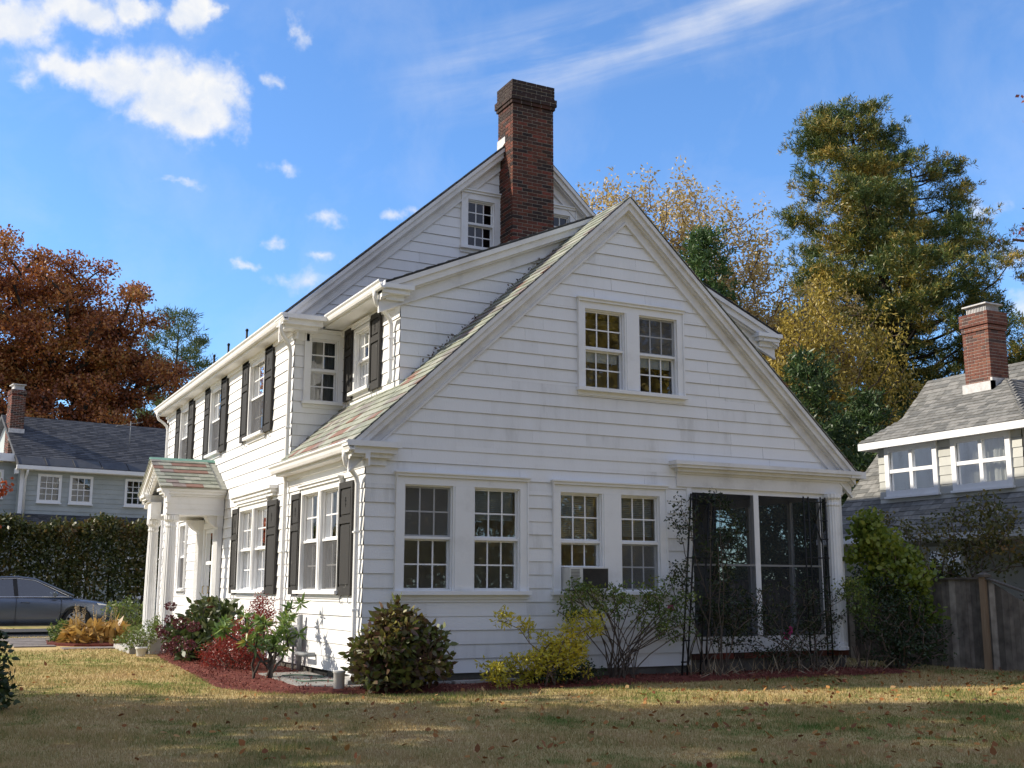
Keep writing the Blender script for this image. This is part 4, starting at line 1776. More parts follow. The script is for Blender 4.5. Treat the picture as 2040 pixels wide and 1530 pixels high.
def tree(name, label, cat, base, blobs, nclump, per, cr, leaf, mat, bark, r0, rmin=.012, fork=.35, top=.8, seed=1, group=None, hollow=.45, lump=.18, flat=.75, hexl=False, up=0.0, lift=1.0, seeds=None, outer=None, wander=.03, power=1.3, sag=.1, fan=0, bow=.25, parts=('trunk', 'crown')):
    rng = np.random.default_rng(seed)
    t = thing(name, label, cat, base, group)
    C = in_blobs(rng, blobs, nclump, hollow, lump)
    zt = max(b[2] + b[5] for b in blobs)
    zb = max(.3, min(b[2] - b[5] for b in blobs))
    cx = sum(b[0] for b in blobs) / len(blobs)
    cyy = sum(b[1] for b in blobs) / len(blobs)
    mb = MB()
    if seeds is None:
        H = zt * top
        k = 9
        ln = []
        for i in range(k + 1):
            u = i / k
            bend = max(0, u - .25)
            ln.append((cx * bend * .9 + rng.normal(0, wander) * H * .3 * u, cyy * bend * .9 + rng.normal(0, wander) * H * .3 * u, H * u))
        mb.tube(ln, [r0 * (1.25 if i == 0 else 1) * (1 - .8 * i / k) + rmin for i in range(k + 1)], 9, cap=False)
        use = [ln[int(k * fork):]]
        sk = Skel([ln])
        keep = [i for i, q in enumerate(sk.p) if q[2] >= H * fork]
        sk.p = [sk.p[i] for i in keep]
        sk.d = [sk.d[i] for i in keep]
    else:
        sk = Skel(seeds)
    if fan:
        base_pts = [np.array(q[1]) * np.array([1, 1, 0]) for q in seeds]
        sk.p, sk.d = [], []
        sk.fan(C[:fan], base_pts, rng, bow=bow)
        sk.grow(C[fan:], rng, sag=sag, pen=.02)
    else:
        sk.grow(C, rng, sag=sag)
    sk.tubes(mb, r0 * .55 if seeds is None else r0, rmin, 5, power)
    mb.build(parts[0], bark, t)
    L, W = leaf
    cs = np.repeat(C, per, 0)
    off = unit(rng.normal(size=(len(cs), 3))) * (rng.random((len(cs), 1)) ** .5) * cr * 1.75 * np.array([1, 1, flat])
    p = cs + off
    ax = None
    if outer:
        ax = unit(off) * outer
    v = (leaf_hex if hexl else leaf_quads)(rng, p, L, W, axis=ax, up=up, lift=lift)
    np_mesh(parts[1], v, 6 if hexl else 4, mat, t)
    return t


def conifer(name, label, base, H, r0, prof, nb, needles, mat, bark, seed=1, z0=.12, droop=-.1, tuft=10, tl=.3, tw=.035, spread=.35, curl=.25, inner=.25, lean=(0, 0), group=None, flat=.35, cat='tree', forked=None, spray=3.2, clus=.2):
    rng = np.random.default_rng(seed)
    t = thing(name, label, cat, base, group)
    mb = MB()
    k = 12
    tr = lambda u: np.array([lean[0] * u * u, lean[1] * u * u, H * u])
    stems = [tr]
    mb.tube([tr(i / k) for i in range(k + 1)], [r0 * (1 - .93 * i / k) for i in range(k + 1)], 9, cap=False)
    if forked:
        for (u0, dx, dy, u1) in forked:
            def f(u, u0=u0, dx=dx, dy=dy):
                s = max(0, (u - u0) / (1 - u0))
                return tr(u) + np.array([dx, dy, 0]) * (s ** .7)
            mb.tube([f(u0 + (u1 - u0) * i / 8) for i in range(9)], [r0 * .5 * (1 - .9 * i / 8) for i in range(9)], 7, cap=False)
            stems.append(f)
    cs, ax = [], []
    for i in range(nb):
        u = z0 + (1 - z0) * ((i + rng.random()) / nb)
        az = i * 2.39996 + rng.normal(0, .25)
        q_ = rng.integers(len(stems))
        f = stems[q_] if (q_ == 0 or u < forked[q_ - 1][3]) else tr
        p0 = f(min(u, .99))
        ln = prof(u, az) * rng.uniform(.72, 1.12)
        if ln < .15:
            ln = .15
        d = np.array([math.cos(az), math.sin(az), 0])
        pts = []
        for q in range(7):
            s = q / 6
            pts.append(p0 + d * ln * s + np.array([0, 0, ln * (droop * s + curl * s * s)]) + rng.normal(0, .02 * ln, 3) * s)
        mb.tube(pts, [max(.012, r0 * .22 * (1 - u) ** .5 * (1 - .85 * q / 6)) for q in range(7)], 4, cap=False)
        side = np.array([-d[1], d[0], 0])
        ns_ = max(2, int(ln * spray))
        for q in range(ns_):
            s = inner + (1 - inner) * math.sqrt((q + rng.random()) / ns_)
            g = s * 6
            a = int(min(g, 5))
            b = pts[a] + (pts[a + 1] - pts[a]) * (g - a)
            sd = rng.normal(0, spread * ln * .4 * (1.15 - .5 * s))
            c0 = b + side * sd + np.array([0, 0, abs(sd) * .12 + rng.normal(0, flat * .2)])
            for _ in range(max(2, int(tuft / 3))):
                o = c0 + rng.normal(0, 1, 3) * np.array([clus, clus, clus * flat])
                cs.append(o)
                ax.append(unit(d * .5 + side * np.sign(sd) * .25 + np.array([0, 0, .8])))
    mb.build('trunk', bark, t)
    C = np.repeat(np.array(cs), needles, 0)
    A = np.repeat(np.array(ax), needles, 0)
    C = C + rng.normal(0, tl * .28, C.shape)
    v = leaf_quads(rng, C, tl, tw, axis=A, jitter=.7)
    np_mesh('crown', v, 4, mat, t)
    return t


OAK = leaf_mat('rust_oak_leaf', [(0, (.08, .03, .015)), (.3, (.20, .06, .022)), (.5, (.32, .105, .03)), (.68, (.46, .20, .05)), (.85, (.28, .18, .045)), (1, (.24, .05, .03))], patch=.5, trans=.3)
YELL = leaf_mat('straw_yellow_leaf', [(0, (.32, .23, .11)), (.4, (.50, .37, .15)), (.75, (.56, .42, .15)), (1, (.38, .22, .12))], patch=.6, trans=.35)
GOLD = leaf_mat('golden_leaf', [(0, (.20, .14, .025)), (.35, (.38, .29, .05)), (.7, (.48, .36, .07)), (1, (.13, .15, .04))], patch=.6, trans=.4)
PINE = leaf_mat('white_pine_needle', [(0, (.035, .065, .02)), (.35, (.065, .11, .028)), (.55, (.13, .15, .035)), (.68, (.32, .25, .045)), (1, (.44, .28, .055))], patch=.7, trans=.2)
PINE2 = leaf_mat('far_pine_needle', [(0, (.05, .085, .03)), (.5, (.10, .14, .045)), (1, (.19, .20, .06))], patch=.5, trans=.2)
HEML = leaf_mat('dark_hemlock_needle', [(0, (.022, .045, .016)), (.5, (.045, .085, .025)), (1, (.085, .13, .035))], patch=.8, trans=.2)
SPRU = leaf_mat('green_spruce_needle', [(0, (.03, .065, .02)), (.5, (.07, .13, .035)), (1, (.13, .19, .05))], patch=.8, trans=.25)
ORMA = leaf_mat('orange_maple_leaf', [(0, (.30, .10, .02)), (.5, (.45, .19, .03)), (1, (.40, .27, .05))], patch=.7, trans=.45)
REDM = leaf_mat('red_maple_leaf', [(0, (.35, .06, .02)), (.6, (.50, .11, .03)), (1, (.45, .2, .05))], patch=.8, trans=.45)
PINKL = leaf_mat('dull_red_leaf', [(0, (.16, .04, .04)), (.6, (.26, .08, .06)), (1, (.30, .15, .08))], patch=.8, trans=.4)
HEDG = leaf_mat('hedge_leaf', [(0, (.022, .036, .01)), (.4, (.055, .075, .018)), (.68, (.11, .10, .028)), (1, (.19, .095, .035))], patch=1.1, trans=.25)
HYDR = leaf_mat('hydrangea_leaf', [(0, (.07, .09, .025)), (.35, (.15, .175, .036)), (.6, (.11, .05, .038)), (.8, (.22, .20, .042)), (1, (.34, .24, .055))], patch=2.2, trans=.25, gloss=.05)
HYD2 = leaf_mat('green_hydrangea_leaf', [(0, (.03, .05, .015)), (.5, (.06, .085, .022)), (.8, (.10, .11, .03)), (1, (.11, .035, .03))], patch=2.0, trans=.3, gloss=.05)
BURG = leaf_mat('burgundy_flower', [(0, (.07, .015, .022)), (.6, (.13, .03, .04)), (1, (.18, .06, .06))], trans=.2)
BARB = leaf_mat('barberry_leaf', [(0, (.13, .015, .012)), (.5, (.24, .03, .02)), (1, (.30, .08, .04))], patch=2.5, trans=.35)
RHOD = leaf_mat('rhododendron_leaf', [(0, (.06, .12, .025)), (.45, (.13, .22, .045)), (.70, (.22, .30, .06)), (.84, (.48, .32, .04)), (1, (.52, .22, .04))], patch=2.5, trans=.3, gloss=.06)
AZAL = leaf_mat('yellow_azalea_leaf', [(0, (.20, .25, .04)), (.25, (.48, .45, .05)), (.7, (.74, .60, .06)), (1, (.74, .46, .05))], patch=1.8, trans=.4)
ROSE = leaf_mat('rose_leaf', [(0, (.05, .10, .024)), (.5, (.13, .19, .038)), (.8, (.27, .30, .055)), (1, (.46, .42, .06))], patch=1.5, trans=.35)
ROSED = leaf_mat('dark_rose_leaf', [(0, (.015, .03, .01)), (.6, (.035, .055, .016)), (1, (.09, .10, .03))], patch=1.5, trans=.3)
MAPL = leaf_mat('yellow_green_maple_leaf', [(0, (.08, .14, .02)), (.5, (.20, .26, .035)), (1, (.38, .38, .05))], patch=1.6, trans=.4)
YEW = leaf_mat('dark_shrub_leaf', [(0, (.014, .028, .01)), (.6, (.03, .055, .016)), (1, (.07, .10, .025))], patch=1.0, trans=.25)
VIBU = leaf_mat('turning_viburnum_leaf', [(0, (.05, .065, .02)), (.5, (.12, .12, .03)), (.8, (.20, .15, .035)), (1, (.30, .12, .04))], patch=.9, trans=.35)
HOST = leaf_mat('golden_hosta_leaf', [(0, (.26, .15, .04)), (.5, (.42, .24, .055)), (1, (.50, .34, .11))], trans=.35)
LIME = leaf_mat('light_green_leaf', [(0, (.07, .11, .025)), (.6, (.15, .20, .045)), (1, (.25, .25, .06))], patch=1.5, trans=.4)
STRAW = leaf_mat('straw_stalk', [(0, (.25, .19, .11)), (1, (.42, .33, .21))], trans=.2)
PINKF = leaf_mat('pink_petal', [(0, (.55, .05, .22)), (1, (.70, .12, .33))], trans=.35)
CANE = noisy('rose_cane', [(.3, (.06, .045, .035)), (.7, (.13, .10, .075))], scale=8, rough=.85)


def shrub(name, label, base, blobs, nclump, per, cr, leaf, mat, stems=7, ring=.15, r0=.016, rmin=.004, seed=1, bark=TWIG, cat='shrub', rise=.25, **kw):
    rng = np.random.default_rng(seed + 100)
    seeds = []
    for i in range(stems):
        a = 2 * math.pi * i / stems + rng.normal(0, .3)
        x, y = ring * math.cos(a), ring * math.sin(a)
        seeds.append([(x * .5, y * .5, 0), (x, y, rise * .5), (x * 1.6, y * 1.6, rise)])
    t = tree(name, label, cat, base, blobs, nclump, per, cr, leaf, mat, bark, r0, rmin, seed=seed, seeds=seeds, parts=('stems', 'leaves'), **kw)
    st = next(o for o in t.children if o.name.startswith('stems'))
    mb = MB()
    for s in (seeds if not kw.get('fan') else seeds[:1]):
        mb.tube([np.array(q) for q in s], [r0 * 1.15, r0, r0 * .9], 5, cap=False)
    o = len(st.data.vertices)
    extra = mb.build('stems', bark)
    import bmesh
    bm = bmesh.new()
    bm.from_mesh(st.data)
    bm.from_mesh(extra.data)
    bm.to_mesh(st.data)
    bm.free()
    bpy.data.objects.remove(extra)
    return t


# -- planting along the front
shrub('hydrangea_bush', 'rounded hydrangea bush with dark maroon and green leaves at the house corner', (.32, -.72, .1),
      [(0, 0, .52, .62, .52, .50), (-.1, 0, .78, .35, .3, .30), (.35, .05, .40, .32, .3, .35), (-.38, 0, .42, .3, .3, .36), (-.12, .0, 1.0, .16, .15, .14)],
      270, 14, .07, (.125, .062), HYDR, stems=11, ring=.2, r0=.012, hexl=True, outer=.9, hollow=.5, seed=3, lump=.1, lift=.8)
shrub('azalea_bush', 'low spreading azalea bush with bright yellow leaves in front of the siding', (2.45, -.78, .1),
      [(-.55, 0, .22, .45, .25, .2), (.2, 0, .28, .5, .3, .25), (.45, .05, .5, .3, .2, .24), (.75, .05, .86, .34, .2, .16), (.5, .05, .68, .2, .18, .16), (.05, 0, .62, .14, .1, .14), (-.62, 0, .96, .13, .1, .10), (-.22, 0, .86, .1, .1, .12), (.35, 0, .45, .35, .25, .2), (-.1, -.1, .38, .45, .2, .14)],
      190, 26, .055, (.068, .028), AZAL, stems=9, ring=.2, r0=.009, rmin=.0035, seed=5, outer=.7, lump=.1, lift=.6, fan=16)
shrub('dark_groundcover_shrub', 'small dark green shrublet tucked under the yellow azalea', (3.05, -.85, .1),
      [(0, 0, .18, .36, .2, .16), (-.5, .05, .14, .3, .2, .13)], 60, 20, .05, (.05, .026), YEW, stems=6, ring=.1, r0=.006, rmin=.003, seed=6)
shrub('tall_rose_bush', 'tall open shrub of thin brown canes with green leaves on top below the air conditioner', (3.95, -.5, .14),
      [(-.75, .0, 1.15, .42, .25, .26), (.0, 0, 1.15, .6, .25, .26), (.85, 0, 1.15, .45, .25, .32), (1.05, 0, .75, .35, .25, .24), (.55, 0, .85, .3, .2, .22), (-.9, 0, .98, .25, .2, .14), (-.45, .1, 1.36, .40, .12, .12)],
      170, 15, .075, (.062, .032), ROSE, stems=12, ring=.16, r0=.009, rmin=.0028, seed=8, bark=CANE, rise=.2, lump=.2, up=.2, power=.5, fan=34)
shrub('climbing_rose', 'climbing rose with small leaves scrambling up the leaning left trellis', (5.55, -.4, .14),
      [(.15, .05, 1.35, .45, .12, .7), (.45, 0, 2.1, .50, .1, .45), (-.3, .05, 2.35, .30, .1, .42), (-.38, .0, 1.45, .25, .15, .35), (.8, 0, 1.0, .5, .2, .5), (.3, .1, 2.7, .35, .1, .2), (.4, -.05, .8, .6, .2, .4)],
      190, 16, .085, (.058, .032), ROSED, stems=9, ring=.3, r0=.009, rmin=.003, seed=12, bark=CANE, rise=.2, up=.15, power=.5, fan=16, bow=.1)
shrub('low_rose_bush', 'sprawling rose bush of bare arching canes before the screened porch', (7.3, -.42, .14),
      [(-.3, 0, .95, .8, .2, .45), (.5, 0, 1.05, .75, .2, .45), (1.0, .0, .95, .3, .2, .3), (-.5, 0, .5, .8, .25, .3), (.4, -.05, .45, .7, .2, .25), (.2, 0, .25, 1.0, .2, .14)],
      180, 13, .09, (.052, .028), ROSED, stems=14, ring=.40, r0=.008, rmin=.0028, seed=14, bark=CANE, rise=.2, up=.15, power=.5, fan=22)
shrub('porch_corner_shrub', 'small glossy green shrub leaning against the porch corner column', (8.75, -.5, .12),
      [(-.05, 0, 1.2, .3, .2, .35), (.15, 0, .9, .25, .2, .3), (-.25, 0, 1.3, .2, .15, .2)], 70, 16, .07, (.065, .03), ROSE, stems=5, ring=.1, r0=.012, rmin=.004, seed=16, rise=.4, up=.2)
# pink rose blooms
for i, (x, y, z) in enumerate(((7.25, -.46, .80), (7.17, -.47, .70))):
    rng = np.random.default_rng(40 + i)
    c = np.array([(x, y, z)] * 34) + rng.normal(0, .02, (34, 3))
    o = np_mesh('pink_rose', leaf_quads(rng, c, .055, .05), 4, PINKF)
    tag(o, ('pink rose bloom upper of the pair on the porch rose bush', 'pink rose bloom lower of the pair on the porch rose bush')[i], 'flower', 'pink roses')
rng = np.random.default_rng(50)
c = np.array([(4.82, -.55, 1.18)] * 22) + rng.normal(0, .015, (22, 3))
tag(np_mesh('pink_rose', leaf_quads(rng, c, .045, .04), 4, PINKF), 'single small pink bloom on the tall open shrub beside the porch', 'flower', 'pink roses')
# dried grasses in the porch bed
rng = np.random.default_rng(61)
c = np.stack([rng.uniform(5.0, 8.9, 230), rng.uniform(-1.0, -.25, 230), np.full(230, .14)], 1)
ax = np.tile(np.array([0, 0, 1.0]), (230, 1))
o = np_mesh('dry_stalks', leaf_quads(rng, c, .30, .014, axis=ax, jitter=.55), 4, STRAW)
tag(o, 'dry straw coloured stalks and blades along the bed before the porch', 'dry grass', kind='stuff')

# -- planting along the facade
shrub('burgundy_hydrangea', 'large green hydrangea with burgundy flower heads beside the entrance', (-.78, 6.0, .14),
      [(0, .3, .55, .5, .8, .42), (.05, -.5, .60, .4, .6, .45), (.1, 0, .95, .35, .7, .22), (-.15, 1.0, .45, .3, .4, .34), (-.2, -.2, .3, .45, .7, .25)],
      135, 13, .09, (.16, .085), HYD2, stems=10, ring=.28, r0=.014, hexl=True, outer=.6, hollow=.45, seed=21)
hy = bpy.data.objects.get('burgundy_hydrangea')
rng = np.random.default_rng(22)
for i, (x, y, z, r) in enumerate(((-.42, 1.30, .98, .10), (-.52, -.1, .70, .12), (-.62, .7, .48, .11), (-.60, -.5, .40, .12), (-.62, .3, .26, .11), (-.50, .85, .74, .10), (-.42, -.85, .66, .11), (-.58, -.15, .24, .11), (-.5, -1.0, .36, .1), (-.58, 1.2, .55, .10))):
    d = unit(rng.normal(size=(170, 3))) * r * np.array([1, 1, .75]) + np.array([x, y, z])
    np_mesh('flower_head', leaf_quads(rng, d, .04, .034), 4, BURG, hy)
shrub('barberry_bush', 'dark red barberry bush between the hydrangea and the rhododendron', (-.78, 3.6, .12),
      [(0, 0, .34, .45, .95, .32), (.05, -.6, .62, .34, .5, .4), (-.2, .2, .25, .42, .7, .24), (.25, -.5, 1.0, .18, .4, .22)], 330, 26, .075, (.038, .022), BARB, stems=12, ring=.2, r0=.007, rmin=.003, seed=24, fan=24)
shrub('rhododendron', 'leggy rhododendron with whorls of green and orange leaves on bare crooked stems', (-.95, 1.62, .12),
      [(-.34, .25, .78, .24, .25, .22), (.05, .1, .72, .34, .3, .25), (.30, -.05, .6, .25, .2, .2), (.5, .3, 1.02, .18, .2, .22), (-.2, 0, .55, .3, .2, .1)],
      36, 22, .012, (.14, .038), RHOD, stems=6, ring=.13, r0=.022, rmin=.007, seed=27, bark=BARK, outer=1.3, rise=.3, sag=-.25, hexl=True, fan=9, hollow=.75)
shrub('light_green_perennial', 'pale green feathery perennial at the foot of the far entrance column', (-1.5, 8.35, .18),
      [(0, 0, .32, .42, .5, .28), (-.1, .4, .25, .3, .3, .2), (.15, -.3, .5, .2, .2, .2)], 90, 16, .07, (.085, .022), LIME, stems=9, ring=.15, r0=.006, rmin=.003, seed=29, cat='plant')
shrub('bushy_green_shrub', 'bushy bright green shrub in the far bed beside the entrance', (-1.0, 12.7, .22),
      [(0, 0, .45, .6, .6, .4), (-.25, 0, .7, .35, .35, .25), (.3, .0, .35, .4, .4, .3)], 150, 18, .085, (.09, .03), LIME, stems=9, ring=.2, r0=.009, rmin=.004, seed=31)
shrub('low_green_plant', 'low dark green leafy plant at the path end of the far bed', (-2.6, 12.5, .23),
      [(0, 0, .22, .28, .3, .2), (.1, 0, .38, .18, .2, .16)], 60, 16, .05, (.07, .035), ROSE, stems=7, ring=.1, r0=.006, rmin=.003, seed=33, cat='plant')
# golden hostas with dry flower stalks
t = thing('golden_hosta', 'clump of golden autumn hosta leaves with dry upright flower stalks', 'plant', (-1.95, 12.1, .24))
rng = np.random.default_rng(35)
c = np.stack([rng.uniform(-.55, .65, 330), rng.normal(0, .3, 330), rng.uniform(.0, .42, 330)], 1)
ax = unit(np.stack([c[:, 0] * .8, c[:, 1] * .8, np.full(330, .12)], 1))
np_mesh('leaves', leaf_hex(rng, c, .27, .12, axis=ax * .8, jitter=.45, up=.4), 6, HOST, t)
mb = MB()
for i in range(26):
    x, y = rng.uniform(-.45, .6), rng.normal(0, .25)
    h = rng.uniform(.55, .95)
    dx, dy = rng.normal(0, .07, 2)
    mb.tube([(x, y, 0), (x + dx * .4, y + dy * .4, h * .5), (x + dx, y + dy, h)], [.006, .005, .004], 4)
    for k in range(7):
        z = h * (.65 + .05 * k)
        mb.tube([(x + dx * z / h, y + dy * z / h, z), (x + dx * z / h + rng.normal(0, .025), y + dy * z / h + rng.normal(0, .025), z - .02)], [.009, .006], 4)
mb.build('flower_stalks', noisy('dry_stalk', [(.3, (.28, .21, .12)), (.7, (.42, .33, .2))], rough=.9), t)
shrub('foreground_shrub', 'dark green leafy shrub cut off by the left edge of the lawn', (-4.78, -1.0, .1),
      [(-.1, 0, .45, .38, .4, .42), (.12, 0, .5, .16, .2, .18), (-.05, 0, .82, .22, .25, .2), (.0, 0, .2, .28, .3, .2)], 90, 14, .085, (.10, .045), YEW, stems=7, ring=.12, r0=.011, rmin=.004, seed=37, hexl=True)

# ------------------------------------------------------------------ trellises


def trellis(label, b0, b1, t0, t1):
    t = thing('garden_trellis', label, 'trellis', b0, 'black iron trellises')
    B0, B1, T0, T1 = (Vector(q) - Vector(b0) for q in (b0, b1, t0, t1))
    for k in (0, .22, .78, 1):
        mb = MB()
        mb.tube([B0.lerp(B1, k), T0.lerp(T1, k)], .016, 6)
        mb.build('rail', IRON, t)
    n = 9

    def rod(p, q, r=.012):
        mb = MB()
        mb.tube([p, q], r, 5)
        mb.build('rung', IRON, t)
    for i in range(1, n + 1):
        u = i / n - .03
        a, b = B0.lerp(T0, u), B1.lerp(T1, u)
        e = (b - a) * .06
        if i % 3:
            rod(a - e, a.lerp(b, .26))
            rod(a.lerp(b, .74), b + e)
        else:
            rod(a - e, b + e)
    a, b = B0.lerp(T0, .72), B1.lerp(T1, .72)
    c, d = B0.lerp(T0, .84), B1.lerp(T1, .84)
    e, f_ = B0.lerp(T0, .96), B1.lerp(T1, .96)
    m1 = c.lerp(d, .5)
    for p in (a.lerp(b, .22), a.lerp(b, .78), e.lerp(f_, .22), e.lerp(f_, .78)):
        rod(p, m1, .011)


trellis('black iron trellis leaning against the left edge of the screened porch', (5.0, -.55, .12), (5.44, -.55, .12), (5.62, -.06, 3.0), (6.1, -.06, 3.0))
trellis('upright black iron trellis beside the porch corner column', (7.93, -.16, .16), (8.42, -.16, .16), (7.95, -.12, 3.04), (8.44, -.12, 3.04))

# ------------------------------------------------------------------ pipes and small things by the wall
t = thing('utility_pipes', 'grey utility box with pipes low on the sunlit side wall', 'pipes', (-.12, 2.55, .1))
mb = MB()
mb.tube([(0.02, 0, 0), (.02, 0, .95)], .045, 8)
mb.build('riser_pipe', PIPE, t)
mb = MB()
mb.tube([(.1, -.12, .36), (-.06, -.12, .36), (-.06, -.55, .36), (.1, -.55, .36)], .035, 8)
mb.build('elbow_pipe', PIPE, t)
mb = MB()
mb.box(-.08, .08, .1, .42, .45, .75)
mb.box(-.09, -.08, .12, .40, .48, .72)
mb.tube([(0, .26, .45), (0, .26, 0)], .02, 6)
mb.build('meter_box', PIPE, t)
t = thing('marker_stake', 'small white stake with an orange red top beside the entrance', 'stake', (-.62, 8.05, .18))
mb = MB()
mb.tube([(0, 0, 0), (0, 0, .78)], .022, 8)
mb.build('post', PLAST, t)
mb = MB()
mb.tube([(0, 0, .78), (0, 0, .96)], [.032, .02], 8)
mb.build('cap', ORNG, t)
t = thing('plant_pot', 'small cream pot half hidden in the perennials by the entrance', 'pot', (-1.62, 7.75, .17))
mb = MB()
mb.lathe((0, 0, 0), [(0, .075), (.14, .10), (.15, .115), (.18, .115), (.18, .09), (.14, .085)], n=16)
mb.build('body', PLAST, t)
mb = MB()
mb.lathe((0, 0, 0), [(.13, .086), (.155, .05), (.16, .0)], n=12)
mb.build('soil', MULCH, t)
mb = MB()
pts = []
for i in range(60):
    u = i / 59
    pts.append((-.1 - .55 * abs(math.sin(u * 4.4)) , .15 + 1.6 * u + .12 * math.sin(u * 17), .185 + .01 * math.sin(u * 9)))
mb.tube(pts, .011, 6)
tag(mb.build('garden_hose', HOSE), 'thin green hose snaking over the gravel by the corner', 'hose')
mb = MB()
for x0, x1 in ((1.25, 1.78), (1.8, 2.3)):
    mb.box(x0, x1, -.42, -.28, .1, .19)
tag(mb.build('edging_stone', PALECONC), 'pale edging stones lying beside the hydrangea', 'stone')
mb = MB()
mb.hexa([(-.22, .28, .1), (.05, .28, .1), (-.22, -.1, .1), (.05, -.1, .1), (-.2, .26, .24), (.03, .26, .28), (-.2, -.08, .22), (.03, -.08, .26)])
tag(mb.build('splash_block', PALECONC), 'concrete splash block below the corner downspout', 'splash block')
mb = MB()
mb.lathe((-.42, -.35, .1), [(0, .06), (.02, .075), (.24, .075), (.25, .085), (.28, .085), (.28, .06)], n=14)
tag(mb.build('drain_cap', PLAST), 'cream drain pipe stub left of the corner hydrangea', 'pipe')

# ------------------------------------------------------------------ the fence
t = thing('wooden_fence', 'weathered grey board fence with a tan post and a sloping end panel', 'fence', (11.05, -1.15, .08))
for nm, y0, y1, fz in (('board_panel', .06, 10.0, lambda y: 1.56), ('sloping_panel', -3.4, -.06, lambda y: max(.55, 1.56 + .53 * (y + .06)))):
    mb = MB()
    y = y0
    rf = random.Random(int(y0 * 10) + 50)
    while y < y1 - .01:
        w = min(rf.choice((.09, .12, .14)), y1 - y)
        x = rf.uniform(-.006, .006)
        za, zb = fz(y), fz(y + w)
        c = [(x - .01, y, 0), (x + .01, y, 0), (x - .01, y + w - .006, 0), (x + .01, y + w - .006, 0), (x - .01, y, za), (x + .01, y, za), (x - .01, y + w - .006, zb), (x + .01, y + w - .006, zb)]
        mb.hexa(c)
        y += w
    pnl = mb.build(nm, WOODG, t)
    mb = MB()
    mb.hexa([(-.05, y0, fz(y0)), (.05, y0, fz(y0)), (-.05, y1, fz(y1)), (.05, y1, fz(y1)), (-.05, y0, fz(y0) + .035), (.05, y0, fz(y0) + .035), (-.05, y1, fz(y1) + .035), (.05, y1, fz(y1) + .035)])
    mb.build('cap_rail', WOODG, pnl)
mb = MB()
mb.box(-.06, .06, -.058, .058, -.1, 1.60)
pt = mb.build('post', WOODT, t)
mb = MB()
mb.box(-.09, .09, -.09, .09, 1.60, 1.64)
mb.hexa([(-.08, -.08, 1.64), (.08, -.08, 1.64), (-.08, .08, 1.64), (.08, .08, 1.64), (-.03, -.03, 1.68), (.03, -.03, 1.68), (-.03, .03, 1.68), (.03, .03, 1.68)])
mb.build('post_cap', WOODG, pt)

# ------------------------------------------------------------------ neighbour on the right
NB = thing('neighbour_house', 'cream house with a steep dark roof, hipped dormer and orange brick chimney behind the fence', 'house', (14, 2, .1))
NV = Vector((14, 2, .1))


def rel(p, o=NV):
    return (p[0] - o.x, p[1] - o.y, p[2] - o.z)


class MBO(MB):
    """collects in world coordinates, builds relative to its thing"""

    def build(self, name, mats, parent=None, origin=NV):
        self.v = [rel(p, origin) for p in self.v]
        return MB.build(self, name, mats, parent)


def slatesO(P0, U, V, Nn, ul, vl, expo, wid, seed, trim=None):
    mb = MBO()
    slates(mb, P0, U, V, Nn, ul, vl, expo, wid, .01, random.Random(seed), trim)
    return mb


E0, ZE = 13.3, 2.62      # eave
RXN, ZRN = 17.2, 6.75    # ridge
sl = (ZRN - ZE) / (RXN - E0)
YA, YB = -9.0, 5.35
vl = math.hypot(RXN - E0, ZRN - ZE)
mb = MBO()
mb.prism([(E0, ZE), (RXN, ZRN), (2 * RXN - E0, ZE), (2 * RXN - E0, ZE - .12), (RXN, ZRN - .14), (E0, ZE - .12)], lambda p, q, t: (p, t, q), YA, YB)
nr = mb.build('roof', DSLATE, NB)
mb = slatesO((E0 - .03, YA, ZE), (0, 1, 0), Vector((1, 0, sl)).normalized(), Vector((-sl, 0, 1)).normalized(), YB - YA, vl, .15, .3, 5)
mb.build('shingles', GSHIN, nr)
mb = MBO()
TN = wall_left(13.75)
siding(mb, TN, [(YA + .2, .1), (YB - .25, .1), (YB - .25, 2.6), (YA + .2, 2.6)], [(1.62, 2.62, 1.0, 2.3)], expo=.2, zbase=.1)
mb.quad((13.75, YB - .25, .1), (20.6, YB - .25, .1), (20.6, YB - .25, 2.6), (RXN, YB - .25, ZRN - .2), (13.75, YB - .25, 2.6))
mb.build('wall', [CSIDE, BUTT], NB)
mb = MBO()
mb.box(E0 - .14, E0 - .02, YA, YB, ZE - .14, ZE - .01)
mb.box(E0 - .02, 13.74, YA, YB, ZE - .17, ZE - .13)
mb.build('gutter', TRIM, NB)


